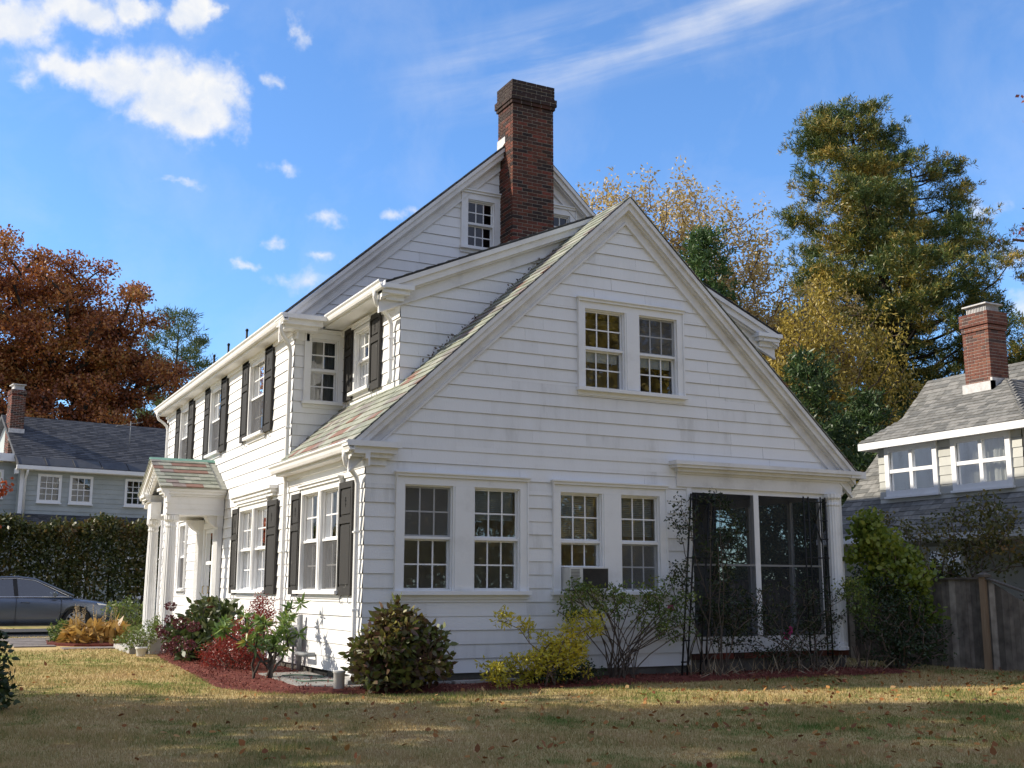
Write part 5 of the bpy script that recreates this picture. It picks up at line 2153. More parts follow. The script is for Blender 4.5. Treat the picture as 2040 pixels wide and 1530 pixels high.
def nwindow(T, u0, u1, z0, z1, cols, rows, mb_cls, parent, cas=.12, curtain=True, n0=.0, org=NV):
    mb = mb_cls()
    mb.box(u0 - cas, u0, n0, n0 + .06, z0 - cas, z1 + cas, T)
    mb.box(u1, u1 + cas, n0, n0 + .06, z0 - cas, z1 + cas, T)
    mb.box(u0, u1, n0, n0 + .06, z1, z1 + cas, T)
    mb.box(u0, u1, n0, n0 + .06, z0 - cas, z0, T)
    if cas > .09:
        mb.box(u0 - cas - .03, u1 + cas + .03, n0, n0 + .1, z0 - cas - .05, z0 - cas, T)
    w = mb.build('window', TRIM, parent, origin=org)
    mb = mb_cls()
    for c in range(1, cols):
        u = u0 + (u1 - u0) * c / cols
        k = .045 if cols == 2 and rows == 2 else .012
        mb.box(u - k, u + k, n0 - .03, n0 + .04, z0, z1, T)
    for r in range(1, rows):
        z = z0 + (z1 - z0) * r / rows
        k = .04 if rows == 2 else (.02 if r == rows / 2 else .011)
        mb.box(u0, u1, n0 - .028, n0 + .042, z - k, z + k, T)
    mb.build('sash', TRIM, w, origin=org)
    mb = mb_cls()
    mb.quad(T(u0, n0 - .01, z0), T(u1, n0 - .01, z0), T(u1, n0 - .01, z1), T(u0, n0 - .01, z1))
    mb.build('glass_pane', GLASS, w, origin=org)
    mb = mb_cls()
    if curtain:
        k = 36
        prev = None
        for q in range(k + 1):
            u = u0 + (u1 - u0) * q / k
            nn = n0 - .16 + .03 * math.sin(q * 1.7) + .012 * math.sin(q * 4.1)
            if prev:
                mb.quad(T(prev[0], prev[1], z0 - .05), T(u, nn, z0 - .05), T(u, nn, z1 + .05), T(prev[0], prev[1], z1 + .05), smooth=True)
            prev = (u, nn)
        mb.build('curtain', CURT, w, origin=org)
    else:
        mb.box(u0 - .2, u1 + .2, n0 - 1.5, n0 - 1.45, z0 - .2, z1 + .2, T)
        mb.build('inner_wall', ROOMD, w, origin=org)
    return w


# dormer
XD = 14.0
TD = wall_left(XD)
DY_0, DY_1 = .17, 4.07
mb = MBO()
ZDT = 4.72
siding(mb, TD, [(DY_0, 3.2), (DY_1, 3.2), (DY_1, ZDT), (DY_0, ZDT)], [(2.45, 3.72, 3.66, 4.55), (.55, 1.82, 3.66, 4.55)], expo=.2, zbase=3.3)
for y in (DY_1, DY_0):
    siding(mb, (lambda u, n, z, y=y: (u, y + (n if y > 2 else -n), z)), [(XD, 3.1), (XD + 1.5, 4.72), (XD, ZDT)], expo=.2, zbase=3.3)
dm = mb.build('dormer', [CSIDE, BUTT], NB)
for a, b in ((2.45, 3.72), (.55, 1.82)):
    nwindow(TD, a, b, 3.66, 4.55, 2, 2, MBO, NB)
EXD, EY0, EY1, ZD = 13.74, -.15, 4.42, 4.80
P1, P2 = Vector((15.35, 2.75, 6.02)), Vector((15.35, 1.5, 6.02))
A, B = Vector((EXD, EY1, ZD)), Vector((EXD, EY0, ZD))
back = 16.3
mb = MBO()
for z in (0,):
    mb.quad(A, B, P2, P1)
    mb.quad(B, (back, EY0, ZD), (back, 1.5, 6.02), P2)
    mb.quad((back, EY1, ZD), A, P1, (back, 2.75, 6.02))
    mb.quad(P1, P2, (back, 1.5, 6.02), (back, 2.75, 6.02))
    mb.quad((EXD, EY1, ZD - .02), (back, EY1, ZD - .02), (back, EY0, ZD - .02), (EXD, EY0, ZD - .02))
hr = mb.build('dormer_roof', DSLATE, NB)
ns = (P1 - A).cross(B - A)
Vd = Vector((15.35 - EXD, 0, 6.02 - ZD))
vlen2 = Vd.length
Vd.normalize()
Nd = Vector((-Vd.z, 0, Vd.x))
f0, f1 = EY1 - 2.75, 1.5 - EY0
mb = slatesO(B + Nd * .004, (0, 1, 0), Vd, Nd, EY1 - EY0, vlen2, .13, .28, 8, trim=lambda v: (f1 * v / vlen2, EY1 - EY0 - f0 * v / vlen2))
mb.build('shingles', GSHIN, hr)
V2 = Vector((0, 1.5 - EY0, 6.02 - ZD))
vl3 = V2.length
V2.normalize()
mb = slatesO(B + Vector((0, -.004, .003)), (1, 0, 0), V2, Vector((0, -V2.z, V2.y)), back - EXD, vl3, .13, .28, 9, trim=lambda v: ((15.35 - EXD) * v / vl3, 9))
mb.build('shingles', GSHIN, hr)
mb = MBO()
mb.box(EXD - .02, EXD + .02, EY0, EY1, ZD - .16, ZD - .005)
mb.box(EXD + .02, back, EY0 - .0, EY0 + .04, ZD - .16, ZD - .006)
mb.box(EXD + .02, back, EY1 - .04, EY1, ZD - .16, ZD - .022)
mb.box(EXD + .02, XD - .025, EY0 + .04, EY1 - .04, ZD - .14, ZD - .10)
mb.build('eave_trim', TRIM, NB)
mb = MBO()
rb = random.Random(77)
bricks(mb, 15.05, 15.62, 1.66, 2.36, 5.6, 7.15, rng=rb)
bricks(mb, 15.03, 15.64, 1.64, 2.38, 7.155, 7.27, rng=rb)
bricks(mb, 15.01, 15.66, 1.62, 2.40, 7.28, 7.58, rng=rb)
nc = mb.build('chimney', [BRICK2, MORTAR2], NB)
mb = MBO()
mb.box(15.12, 15.56, 1.74, 2.28, 7.58, 7.60)
for k in range(13):
    y = 1.75 + k * .042
    mb.box(15.13, 15.15, y, y + .02, 7.6, 7.74)
    if k < 10:
        x = 15.13 + k * .043
        mb.box(x, x + .02, 1.74, 1.76, 7.6, 7.74)
mb.box(15.16, 15.54, 1.78, 2.24, 7.6, 7.73)
mb.box(15.06, 15.61, 1.68, 2.34, 7.745, 7.775)
mb.build('chimney_cap', LEAD, nc)
mb = MBO()
mb.box(15.0, 15.1, 1.60, 2.42, 5.75, 5.98)
mb.box(15.0, 15.7, 1.60, 1.655, 5.75, 6.05)
mb.build('flashing', LEAD, nc)
# lower window with a dark shutter look
nwindow(wall_left(13.75), 1.64, 2.60, 1.02, 2.28, 2, 4, MBO, NB, cas=.09, curtain=False)

# ------------------------------------------------------------------ neighbour on the left (grey, beyond the hedge)
LV = Vector((-2.3, 32.2, .28))
LBH = thing('grey_house', 'grey clapboard house with a dark slate roof and slim brick chimney beyond the hedge', 'house', LV)
LBH.rotation_euler = (0, 0, R(9.0))
U9 = lambda p: p


class MBL(MB):
    def build(self, name, mats, parent=None, origin=None):
        return MB.build(self, name, mats, parent)


TLH = lambda u, n, z: (u, -n, z)
mb = MBL()
Z0L, Z1L = 3.95, 5.72
wins = [(.68, 1.38), (1.88, 2.58), (4.05, 4.75)]
siding(mb, TLH, [(0, Z0L), (9, Z0L), (9, Z1L), (0, Z1L)], [(a, b, 4.56, 5.46) for a, b in wins], expo=.19, zbase=3.95, board=3)
siding(mb, (lambda u, n, z: (u, .7 - n, z)), [(-9, 0), (0, 0), (0, 6.0), (-9, 6.0)], [(-1.3, -.62, 4.7, 5.6)], expo=.19, zbase=0, board=3)
siding(mb, (lambda u, n, z: (u, -n, z)), [(0, 0), (9, 0), (9, 3.4), (0, 3.4)], [(1.6, 2.5, .9, 2.3), (4.2, 5.1, .9, 2.3)], expo=.19, zbase=0, board=3)
mb.quad((0, 0, 0), (0, 7, 0), (0, 7, 5.7), (0, 3.5, 8.3), (0, 0, 5.7))
mb.quad((9, 0, 0), (9, 7, 0), (9, 7, 5.7), (9, 3.5, 8.3), (9, 0, 5.7))
mb.quad((0, 7, 0), (9, 7, 0), (9, 7, 5.7), (0, 7, 5.7))
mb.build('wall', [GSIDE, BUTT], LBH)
for a, b in wins:
    nwindow(TLH, a, b, 4.56, 5.46, 3, 4, MBL, LBH, cas=.1, curtain=False, org=None)
nwindow((lambda u, n, z: (u, .7 - n, z)), -1.3, -.62, 4.7, 5.6, 3, 4, MBL, LBH, cas=.1, curtain=False, org=None)
for a, b in ((1.6, 2.5), (4.2, 5.1)):
    nwindow(TLH, a, b, .9, 2.3, 3, 4, MBL, LBH, cas=.1, curtain=False, org=None)
sl2 = (8.15 - 5.85) / 3.3
mb = MBL()
mb.prism([(-.35, 5.85), (3.2, 8.2), (7.3, 5.85), (7.3, 5.7), (3.2, 8.05), (-.35, 5.7)], lambda p, q, t: (t, p, q), -.25, 9.3)
lr = mb.build('roof', DSLATE, LBH)
mb = MBL()
V = Vector((0, 3.55, 2.35))
vl4 = V.length
V.normalize()
slates(mb, Vector((-.25, -.35, 5.85)) + V * .62, (1, 0, 0), V, Vector((0, -V.z, V.y)), 9.55, vl4 - .62, .15, .3, .012, random.Random(12))
mb.build('slates', DSL_I, lr)
mb = MBL()   # metal band along the eave with standing seams
Nn = Vector((0, -V.z, V.y))
for k in range(9):
    a = Vector((-.25 + k * 1.06, -.35, 5.85)) + Nn * .006
    p = [a, a + Vector((1.05, 0, 0)), a + Vector((1.05, 0, 0)) + V * .62, a + V * .62]
    mb.hexa([p[0], p[1], p[3], p[2], p[0] + Nn * .01, p[1] + Nn * .01, p[3] + Nn * .01, p[2] + Nn * .01])
    mb.hexa([p[0] + Nn * .01, p[0] + Vector((.03, 0, 0)) + Nn * .01, p[3] + Nn * .01, p[3] + Vector((.03, 0, 0)) + Nn * .01, p[0] + Nn * .04, p[0] + Vector((.03, 0, 0)) + Nn * .04, p[3] + Nn * .04, p[3] + Vector((.03, 0, 0)) + Nn * .04])
mb.build('metal_eave_band', noisy('dull_metal', [(.3, (.045, .045, .047)), (.7, (.08, .08, .08))], rough=.5), lr)
mb = MBL()
mb.box(-.3, 9.3, -.42, -.32, 5.68, 5.83)
mb.box(-.3, 9.3, -.32, -.025, 5.66, 5.70)
mb.box(-.3, -.2, -.3, 0, 5.5, 5.66)
mb.box(-9, -.02, .35, .69, 6.02, 6.32)
mb.box(-9, .0, .69, 7, 6.2, 6.34)
mb.box(-.07, .07, -.04, 0, Z0L, Z1L)
mb.build('eave_trim', TRIM, LBH)
mb = MBL()
mb.tube([(.12, -.36, 5.7), (.12, -.3, 5.55), (.12, -.07, 5.35), (.12, -.07, 3.95)], .045, 8)
mb.build('downspout', TRIM, LBH)
mb = MBL()   # pent roof skirt under the upper windows
mb.prism([(-.85, 3.55), (-.02, 4.0), (-.02, 3.4), (-.85, 3.45)], lambda p, q, t: (t, p, q), -.3, 9.3)
sk = mb.build('pent_roof', DSLATE, LBH)
mb = MBL()
V5 = Vector((0, .83, .45)).normalized()
slates(mb, (-.32, -.88, 3.54), (1, 0, 0), V5, Vector((0, -V5.z, V5.y)), 9.6, .95, .15, .25, .012, random.Random(14))
mb.build('shingles', DSL_I, sk)
mb = MBL()
bricks(mb, -.18, .35, 1.9, 2.6, 5.0, 8.9, rng=random.Random(5))
bricks(mb, -.21, .38, 1.87, 2.63, 8.9, 9.1, rng=random.Random(6))
lc = mb.build('chimney', [BRICK, MORTAR2], LBH)
mb = MBL()
mb.box(-.15, .32, 1.95, 2.55, 9.1, 9.12)
mb.box(-.09, .26, 2.0, 2.5, 9.12, 9.3)
for k in range(9):
    mb.box(-.11 + k * .045, -.09 + k * .045, 1.97, 1.985, 9.12, 9.3)
mb.box(-.17, .34, 1.92, 2.58, 9.3, 9.33)
mb.build('chimney_cap', LEAD, lc)
mb = MBL()
mb.box(-.21, .38, 1.86, 1.895, 7.0, 7.5)
mb.build('flashing', LEAD, lc)
t = thing('roof_antenna', 'spindly metal antenna standing on the grey house roof', 'antenna', (1.9, 34.2, 7.4))
mb = MB()
mb.tube([(0, 0, 0), (0, 0, 1.0)], .015, 5)
mb.build('mast', PIPE, t)
mb = MB()
mb.tube([(-.6, 0, .75), (.5, .1, 1.0)], .012, 4)
for k in range(6):
    x = -.55 + k * .2
    mb.tube([(x, -.25, .77 + k * .045), (x, .25, .77 + k * .045)], .009, 4)
mb.build('boom', PIPE, t)

# ------------------------------------------------------------------ hedge
t = thing('tall_hedge', 'tall clipped dark green hedge between the car and the grey house', 'hedge', (-4.5, 26.6, .28))
t.rotation_euler = (0, 0, R(-8))
rng = np.random.default_rng(71)
n = 52000
x = rng.uniform(-9, 8.6, n)
side = rng.random(n)
top = 3.28 + .12 * np.sin(x * 1.7) + .1 * np.sin(x * 4.3 + 1)
z = np.where(side < .2, top + rng.normal(0, .10, n), .25 + (top - .25) * rng.beta(1.5, 1.0, n))
y = np.where(side < .2, rng.uniform(-.55, .55, n), np.where(side < .78, -.5 + rng.normal(0, .14, n), rng.uniform(-.5, .6, n)))
thin = (np.sin(x * 2.1) + np.sin(x * .9 + 2) + np.sin(z * 3 + x) > 1.2) & (z < 1.9)
keep = ~thin | (rng.random(n) < .3)
c = np.stack([x, y, z], 1)[keep]
np_mesh('foliage', leaf_quads(rng, c, .15, .085), 4, HEDG, t)
mb = MB()
for i in range(40):
    xx = -8.8 + i * .44 + rng.normal(0, .08)
    mb.tube([(xx, rng.normal(0, .15), 0), (xx + rng.normal(0, .1), rng.normal(0, .15), 1.4), (xx + rng.normal(0, .2), rng.normal(0, .2), 3.1)], [.05, .035, .015], 5, cap=False)
mb.build('stems', BARKD, t)

# ------------------------------------------------------------------ the parked car


def build_car():
    base = Vector((-3.1, 18.05, .286))
    t = thing('parked_car', 'dark blue grey sedan parked beyond the lawn facing right', 'car', base)
    t.rotation_euler = (0, 0, R(-3))
    # stations along x (front = +x), half lengths 2.38
    xs = [-2.38, -2.30, -2.1, -1.7, -1.2, -.6, 0, .6, 1.1, 1.5, 1.85, 2.1, 2.25, 2.33, 2.37]
    bot = [.42, .34, .28, .22, .20, .20, .20, .20, .20, .22, .24, .26, .30, .36, .44]
    belt = [.84, .90, .93, .94, .935, .93, .92, .90, .875, .84, .79, .735, .68, .62, .56]
    topz = [.90, .99, 1.02, 1.01, .99, .97, .965, .96, .955, .91, .865, .81, .75, .68, .60]
    half = [.62, .78, .86, .905, .915, .915, .915, .915, .91, .90, .875, .83, .76, .66, .52]
    mb = MB()
    K = 15
    rows = []
    for x, b, be, tz, h in zip(xs, bot, belt, topz, half):
        sec = [(0, b), (h * .75, b), (h * .94, b + .03), (h * .985, b + .16), (h, (b + be) / 2 + .02), (h * .985, be - .06), (h * .955, be), (h * .80, tz - .012), (0, tz)]
        full = [(-y, z) for y, z in sec[::-1]] + sec[1:-1]
        rows.append([(x, y, z) for y, z in full])
    n = len(rows[0])
    for r in rows:
        mb.v += r
    for i in range(len(rows) - 1):
        for j in range(n):
            a, b = i * n + j, i * n + (j + 1) % n
            mb.f.append((a, b, b + n, a + n))
            mb.m.append(0)
            mb.s.append(True)
    mb.f.append(tuple(range(n)))
    mb.f.append(tuple(range((len(rows) - 1) * n, len(rows) * n))[::-1])
    mb.m += [0, 0]
    mb.s += [True, True]
    body = mb.build('body', CARP, t)
    sb = body.modifiers.new('sub', 'SUBSURF')
    sb.levels = sb.render_levels = 2
    # wheel arches are cut from the body
    cut = MB()
    for x in (-1.42, 1.40):
        cut.tube([(x, -1.2, .325), (x, -.62, .325)], .385, 40)
        cut.tube([(x, .62, .325), (x, 1.2, .325)], .385, 40)
    cu = cut.build('cutter', CARB)
    cu.parent = t
    bo = body.modifiers.new('cut', 'BOOLEAN')
    bo.object = cu
    bo.operation = 'DIFFERENCE'
    bo.solver = 'EXACT'
    bpy.context.view_layer.update()
    dg = bpy.context.evaluated_depsgraph_get()
    me = bpy.data.meshes.new_from_object(body.evaluated_get(dg))
    body.modifiers.clear()
    body.data = me
    bpy.data.objects.remove(cu)
    # greenhouse: side glass, screens, roof, pillars
    gx = [(-2.0, 1.0), (-1.35, 1.32), (-.75, 1.425), (-.1, 1.455), (.35, 1.40), (1.32, .965)]
    belt_h, roof_h = .80, .60
    g = MB()
    hz = lambda z: belt_h - (z - .96) / (1.455 - .96) * (belt_h - roof_h)
    low = lambda x: .94
    for s in (-1, 1):
        pts = [(x, s * hz(z), z) for x, z in gx]
        basep = [(x, s * (belt_h + .02), .93) for x, z in gx]
        for i in range(len(gx) - 1):
            g.quad(basep[i], basep[i + 1], pts[i + 1], pts[i])
    for i in (0, 4):
        g.quad(*[(gx[k][0], s * hz(gx[k][1]), gx[k][1]) for k, s in ((i, -1), (i, 1), (i + 1, 1), (i + 1, -1))])
    g.build('windows', CARG, t)
    m2 = MB()
    P = [(x, z) for x, z in gx]
    for i in range(1, 4):
        a, b = P[i], P[i + 1]
        m2.quad(*[(p[0], y, p[1] + (.03 if abs(y) < .1 else .008)) for p, y in ((a, -hz(a[1])), (b, -hz(b[1])), (b, 0), (a, 0))], smooth=True)
        m2.quad(*[(p[0], y, p[1] + (.03 if abs(y) < .1 else .008)) for p, y in ((a, 0), (b, 0), (b, hz(b[1])), (a, hz(a[1])))], smooth=True)
    for s in (-1, 1):
        m2.tube([(x, s * (hz(z) + .004), z + .004) for x, z in gx], [.04, .035, .03, .03, .03, .032], 6)
        m2.hexa([(-1.75, s * (belt_h + .03), .93), (-1.32, s * (belt_h + .03), .93), (-1.75, s * (belt_h - .03), .93), (-1.32, s * (belt_h - .03), .93), (-1.3, s * (hz(1.33) + .012), 1.33), (-1.15, s * (hz(1.36) + .012), 1.36), (-1.3, s * hz(1.33), 1.33), (-1.15, s * hz(1.36), 1.36)])
    m2.build('roof', CARP, t)
    m3 = MB()
    for s in (-1, 1):
        m3.hexa([(-.12, s * (belt_h + .035), .93), (-.02, s * (belt_h + .035), .93), (-.12, s * (belt_h - .02), .93), (-.02, s * (belt_h - .02), .93), (-.2, s * (hz(1.44) + .01), 1.44), (-.1, s * (hz(1.45) + .01), 1.45), (-.2, s * hz(1.44), 1.44), (-.1, s * hz(1.45), 1.45)])
    m3.build('door_pillar', CARB, t)
    m4 = MB()
    for s in (-1, 1):
        m4.tube([(x, s * (hz(z) + .022), z - .03) for x, z in gx[:-1]] + [(1.2, s * (belt_h + .045), .965)], .011, 5)
        m4.tube([(x, s * (belt_h + .055), .945) for x in (-1.85, -.6, .4, 1.2)], .013, 5)
    m4.build('chrome_trim', CHROME, t)
    # dark door seams and sill
    m5 = MB()
    for s in (-1, 1):
        for x, z0, z1 in ((1.02, .30, .93), (-.07, .28, .93), (-1.1, .45, .93)):
            m5.box(x - .005, x + .005, s * .90 - .022, s * .90 + .022, z0, z1)
        m5.box(-1.0, 1.0, s * .895 - .015, s * .895 + .015, .215, .275)
    m5.build('door_seam', CARB, t)
    m6 = MB()
    for s in (-1, 1):
        for x in (.15, -.95):
            m6.tube([(x - .1, s * .905, .80), (x - .08, s * .945, .81), (x + .08, s * .945, .81), (x + .1, s * .905, .80)], .014, 6)
    m6.build('door_handle', CARP, t)
    for s in (-1, 1):
        m = MB()
        m.tube([(.88, s * .86, .98), (.86, s * .98, 1.02), (.84, s * 1.08, 1.02)], [.03, .075, .055], 8)
        m.build('wing_mirror', CARP, t)
    for x in (-1.42, 1.40):
        for s in (-1, 1):
            m = MB()
            y0, y1 = s * .68, s * .885
            prof = [(.235, y0), (.30, y0), (.325, y0 + s * .03), (.325, y1 - s * .03), (.30, y1), (.245, y1), (.235, y1 - s * .02)]
            nseg = 32
            i0 = len(m.v)
            for r, y in prof:
                for j in range(nseg):
                    a = 2 * math.pi * j / nseg
                    m.v.append((x + r * math.cos(a), y, .325 + r * math.sin(a)))
            for k in range(len(prof) - 1):
                for j in range(nseg):
                    a, b = i0 + k * nseg + j, i0 + k * nseg + (j + 1) % nseg
                    m.f.append((a, b, b + nseg, a + nseg))
                    m.m.append(0)
                    m.s.append(True)
            wh = m.build('wheel', RUBBER, t)
            m = MB()
            for j in range(10):
                a = 2 * math.pi * j / 10
                for da in (-.09, .09):
                    c0, s0 = math.cos(a), math.sin(a)
                    c1, s1 = math.cos(a + da), math.sin(a + da)
                    m.tube([(x + .05 * c0, y1 - s * .045, .325 + .05 * s0), (x + .225 * c1, y1 - s * .02, .325 + .225 * s1)], [.018, .014], 5)
            m.tube([(x, y1 - s * .08, .325), (x, y1 - s * .02, .325)], .06, 12)
            ring = [(x + .232 * math.cos(2 * math.pi * j / 28), y1 - s * .015, .325 + .232 * math.sin(2 * math.pi * j / 28)) for j in range(29)]
            m.tube(ring, .012, 5)
            m.build('rim', ALLOY, wh)
            m = MB()
            m.tube([(x, y0, .325), (x, y0 + s * .06, .325)], .232, 20)
            m.build('brake_disc', CARB, wh)
    m = MB()
    m.box(-1.9, 1.9, -.6, .6, .24, .62)
    m.build('underbody', CARB, t)
    for s in (-1, 1):
        m = MB()
        c = [(1.98, s * .82, .70), (2.24, s * .70, .66), (1.98, s * .74, .70), (2.24, s * .60, .66), (1.9, s * .845, .79), (2.2, s * .735, .735), (1.9, s * .78, .80), (2.2, s * .64, .745)]
        m.hexa(c)
        m.build('headlight', CHROME, t)
    m = MB()
    m.box(2.20, 2.375, -.42, .42, .40, .60)
    m.build('front_grille', CARB, t)
    m = MB()
    for s in (-.38, .38):
        m.box(-.35, .05, s - .24, s + .24, .75, 1.22)
    m.box(-1.3, -1.1, -.6, .6, .7, 1.15)
    m.build('seat', CARB, t)


build_car()

# ------------------------------------------------------------------ trees and shrubs around
# positions found by measuring the photograph; heights in metres above the ground
tree('oak_tree', 'huge rust brown oak tree towering behind the grey house', 'tree', (-1.2, 49.5, .28),
     [(-1.5, 0, 15.5, 5.5, 5.5, 4.6), (2.2, 0, 14.5, 4.6, 4.6, 4.2), (5.2, -1, 11.2, 3.0, 3.5, 2.9), (-6, 0, 13, 5, 5, 6), (1.5, -2, 10, 5.2, 4, 3.5), (7.6, -1, 9.0, 2.2, 2.4, 1.8), (-2, -3, 9, 5, 3, 3), (6.6, -1.5, 7.4, 2.6, 2.4, 1.6)],
     620, 300, .56, (.18, .12), OAK, BARKD, .55, rmin=.02, fork=.25, top=.62, seed=101, hollow=.45, lump=.10, flat=.6)
conifer('pine_tree', 'tall blue green pine showing beyond the oak at its right', (8.6, 61.0, .28), 19.5, .3, lambda u, az: 4.8 * (1 - u) ** .6 + .4, 90, 10, PINE2, BARKD, seed=103, tl=.42, tw=.06, tuft=13, droop=.15, curl=.25)
tree('thin_yellow_tree', 'thin airy tree with sparse straw yellow leaves behind the gable', 'tree', (17.6, 16.4, .28),
     [(-1.4, 0, 13.0, 2.2, 2.0, 2.6), (1.2, 0, 12.4, 2.4, 2.2, 2.8), (-3.2, 0, 12.6, 1.6, 1.4, 2.4), (3.2, 0, 11.0, 1.7, 1.8, 2.7), (.5, 0, 9.8, 3.0, 2.2, 2.0), (2.8, 0, 7.6, 2.3, 2, 1.8), (3.6, 0, 9.4, 1.4, 1.4, 1.8), (4.9, -1.6, 9.6, 1.5, 1.4, 2.2), (5.2, -1.6, 7.2, 1.6, 1.4, 1.8)],
     900, 58, .25, (.15, .065), YELL, TWIG, .16, rmin=.010, fork=.2, top=.7, seed=105, hollow=.15, lump=.15, flat=1.6)
conifer('spruce_tree', 'dense green spruce rising just behind the wing roof', (14.9, 11.6, .25), 12.0, .16, lambda u, az: 2.3 * (1 - u) ** .9 + .25, 130, 12, SPRU, BARKD, seed=107, tl=.22, tw=.05, tuft=16, droop=-.2, curl=.12)
conifer('white_pine', 'tall white pine with layered boughs of green and golden brown needles', (27.6, 15.6, .25), 20.0, .55,
        lambda u, az: 6.5 * (1 - u) ** .6 * (.58 + .42 * math.sin(az * 2 + 9 * u)) + (1.0 if u < .8 else .6), 180, 22, PINE, BARKD, seed=109, z0=.25, tl=.21, tw=.033, tuft=24, droop=-.04, curl=.36, inner=.42, lean=(-1.9, .8), spread=.72, flat=.27, clus=.30, spray=4.2, forked=[(.42, -1.3, 1.0, .78), (.5, 2.2, -1.1, .88)])
tree('golden_tree', 'slender tree with drooping golden yellow leaves in front of the white pine', 'tree', (20.0, 12.1, .25),
     [(0, 0, 8.2, 1.5, 1.3, 2.5), (-.6, 0, 6.4, 1.7, 1.4, 2.2), (.7, 0, 6.2, 1.3, 1.2, 2.0), (-1.3, 0, 8.0, 1.0, .9, 2.0), (.2, 0, 10.2, .6, .6, 1.0), (-.3, 0, 4.3, 1.6, 1.4, 1.5), (1.5, -.7, 8.6, 1.1, 1.0, 1.6), (1.9, -.9, 6.4, 1.2, 1.0, 1.8)],
     400, 46, .24, (.15, .06), GOLD, TWIG, .12, rmin=.009, fork=.15, top=.75, seed=111, hollow=.2, lump=.2, flat=1.5, lift=1.6)
conifer('hemlock_tree', 'dark drooping hemlock close behind the right roof edge', (14.8, 7.2, .2), 7.3, .14, lambda u, az: 2.1 * (1 - u) ** .75 + .3, 100, 13, HEML, BARKD, seed=113, tl=.2, tw=.045, tuft=17, droop=-.22, curl=.05)
conifer('hemlock_tree', 'second dark hemlock standing between the gable and the brick chimney', (17.9, 8.4, .2), 6.6, .14, lambda u, az: 2.2 * (1 - u) ** .7 + .3, 100, 13, HEML, BARKD, seed=115, tl=.2, tw=.045, tuft=17, droop=-.22, curl=.05)
conifer('spruce_tree', 'far dark spruce filling the gap below the golden tree', (23.5, 13.0, .25), 8.0, .2, lambda u, az: 3.2 * (1 - u) ** .7 + .3, 130, 15, HEML, BARKD, seed=116, tl=.3, tw=.07, tuft=15, droop=-.15, curl=.1)
tree('orange_maple', 'bright orange maple peeping past the neighbour chimney at the right edge', 'tree', (35.4, 16.0, .25),
     [(0, 0, 8.6, 2.6, 2.6, 3.0), (-.6, 0, 6, 3, 3, 2.5)], 150, 60, .5, (.22, .17), ORMA, BARKD, .25, rmin=.02, seed=117)
tree('bare_red_tree', 'nearly bare tree with a few dull red leaves at the upper right edge', 'tree', (17.2, -.3, .15),
     [(0, 0, 12.0, 1.9, 2.0, 2.6), (-.2, 0, 9, 2.0, 2, 1.8), (.5, 0, 6.6, 2, 2, 1.2)], 150, 7, .22, (.13, .10), PINKL, TWIG, .14, rmin=.016, fork=.3, seed=119, hollow=.5)
tree('red_maple', 'flaming orange red maple cut by the left edge before the grey house', 'tree', (-4.05, 24.6, .28),
     [(0, 0, 4.4, .72, .9, .75), (-.6, 0, 3.8, 1.0, 1.0, 1.0), (.1, 0, 3.2, .5, .7, .4)], 90, 34, .2, (.16, .12), REDM, BARKD, .09, rmin=.01, seed=121)
shrub('maple_shrub', 'broad yellow green maple leaved shrub standing against the fence', (9.78, -.2, .1),
      [(-.28, 0, 1.95, .42, .4, .42), (.35, 0, 1.7, .42, .4, .34), (-.40, 0, 2.35, .22, .3, .28), (.05, 0, 1.4, .65, .45, .34), (.68, 0, 1.35, .2, .3, .24), (.02, 0, 2.2, .16, .2, .2), (.5, 0, 2.0, .14, .2, .18), (.75, 0, .95, .2, .3, .22)],
      210, 20, .13, (.10, .078), MAPL, stems=9, ring=.2, r0=.024, rmin=.006, seed=123, hexl=True, rise=.6, hollow=.2, lump=.25)
shrub('dark_evergreen_shrub', 'dark evergreen shrub filling the corner below the maple shrub', (9.6, -.55, .1),
      [(-.3, 0, .75, .55, .45, .65), (.35, 0, .65, .55, .45, .55), (-.1, 0, 1.25, .5, .4, .35), (.1, -.1, .3, .8, .4, .25)], 190, 22, .1, (.07, .032), YEW, stems=9, ring=.2, r0=.016, rmin=.005, seed=125)
shrub('viburnum_shrub', 'tall arching shrub turning yellow and orange before the cream house', (13.0, .6, .1),
      [(0, 0, 2.5, .7, .9, .5), (-.3, -1.0, 2.2, .6, .8, .7), (0, 1.3, 2.55, .35, .5, .3), (-.2, .4, 1.9, .6, .9, .4), (0, 2.1, 2.75, .2, .35, .3), (0, -.3, 3.0, .25, .3, .25), (-.2, -2.2, 2.0, .6, .8, .8), (-.1, -2.0, 1.1, .6, 1.1, .7)],
      290, 14, .14, (.10, .055), VIBU, stems=12, ring=.3, r0=.02, rmin=.005, seed=127, rise=.7, up=.2)
shrub('dark_hedge_shrub', 'low dark shrub at the foot of the cream house wall', (12.9, 2.6, .1),
      [(0, 0, 1.3, .5, .9, .7), (0, .6, 1.7, .35, .5, .4)], 120, 20, .12, (.09, .05), YEW, stems=8, ring=.2, r0=.018, rmin=.005, seed=129)
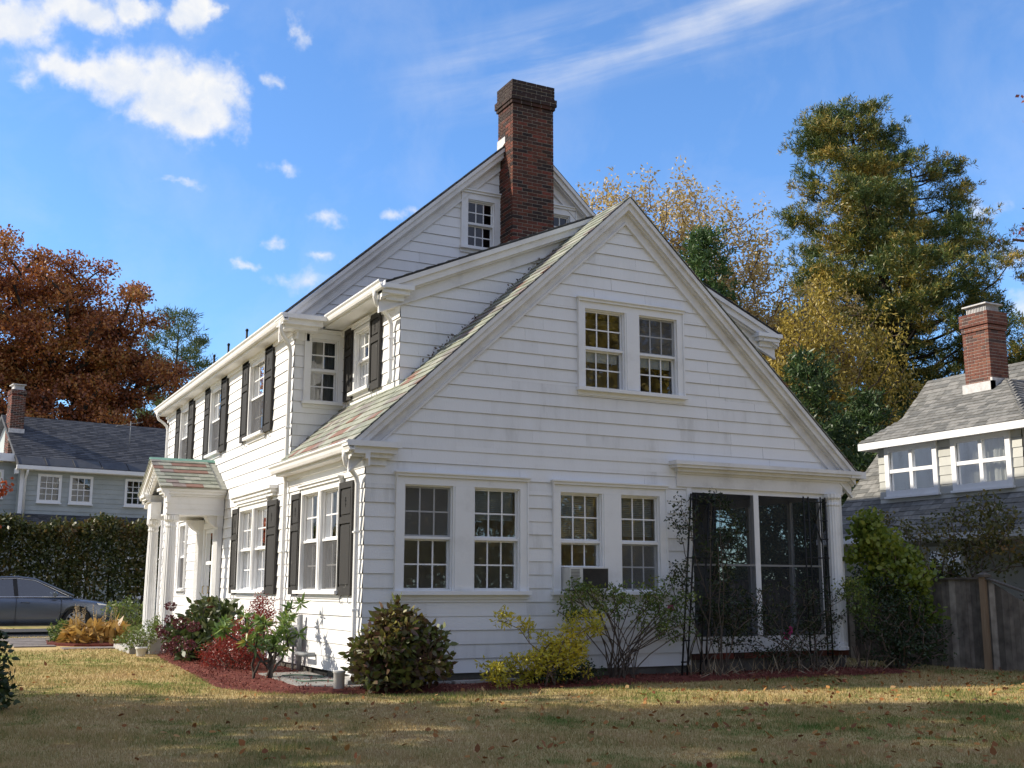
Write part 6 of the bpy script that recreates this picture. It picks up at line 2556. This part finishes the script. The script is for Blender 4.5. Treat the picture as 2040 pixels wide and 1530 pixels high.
# trees standing left of the frame; their shade falls over the lawn
tree('garden_tree', 'tall spreading garden tree left of the lawn', 'tree', (-12.8, 1.0, .1),
     [(0, 1.6, 5.2, 2.3, 3.2, 1.9), (0, 1.0, 8.0, 2.6, 2.9, 2.2), (0, -.2, 11.2, 2.6, 3.4, 2.6), (0, -3.5, 8.5, 3.0, 3.2, 4.5), (0, -1.5, 4, 2.2, 3.6, 2.0)], 320, 115, .5, (.24, .15), OAK, BARK, .26, rmin=.015, fork=.15, seed=131)
tree('garden_tree', 'second garden tree nearer the camera beside the lawn', 'tree', (-13, -7.6, .1),
     [(0, 0, 8.5, 3.0, 3.6, 4.2), (0, 1.0, 4.2, 2.6, 3.6, 2.2), (0, -4, 7.5, 2.8, 3, 4), (0, 1.5, 11.5, 2.2, 2.6, 2.0)], 300, 90, .5, (.24, .15), GOLD, BARK, .26, rmin=.015, fork=.15, seed=133)
# trees behind the camera; the front windows mirror them
for i, (x, y) in enumerate(((7, -36), (15, -33), (24, -30), (32, -22), (-4, -40))):
    tree('street_tree', ('golden street tree behind the camera opposite the wing', 'tall green street tree behind the camera', 'golden street tree far to the right behind the camera', 'turning street tree at the far right behind the camera', 'turning street tree behind the camera at the left end')[i], 'tree', (x, y, .1),
         [(0, 0, 8.5, 4.6, 4.2, 4.5), (2.5, 0, 5.2, 3.4, 3, 3.2), (-2.5, 0, 5, 3.4, 3, 3.2), (0, 0, 12.5, 3, 3, 2.6)], 190, 190, .85, (.24, .17), (GOLD, VIBU, GOLD, VIBU, VIBU)[i], BARKD, .3, rmin=.03, seed=140 + i)
t = thing('tall_hedge', 'long green hedge across the street behind the camera', 'hedge', (16, -47, .1))
rng = np.random.default_rng(171)
n = 22000
c = np.stack([rng.uniform(-34, 34, n), rng.normal(0, .5, n), 4.2 * rng.beta(1.6, 1.1, n)], 1)
np_mesh('foliage', leaf_quads(rng, c, .42, .3), 4, VIBU, t)
mb = MB()
for i in range(34):
    mb.tube([(-33 + i * 2, 0, 0), (-33 + i * 2 + rng.normal(0, .2), 0, 3.6)], [.08, .02], 5, cap=False)
mb.build('stems', BARKD, t)
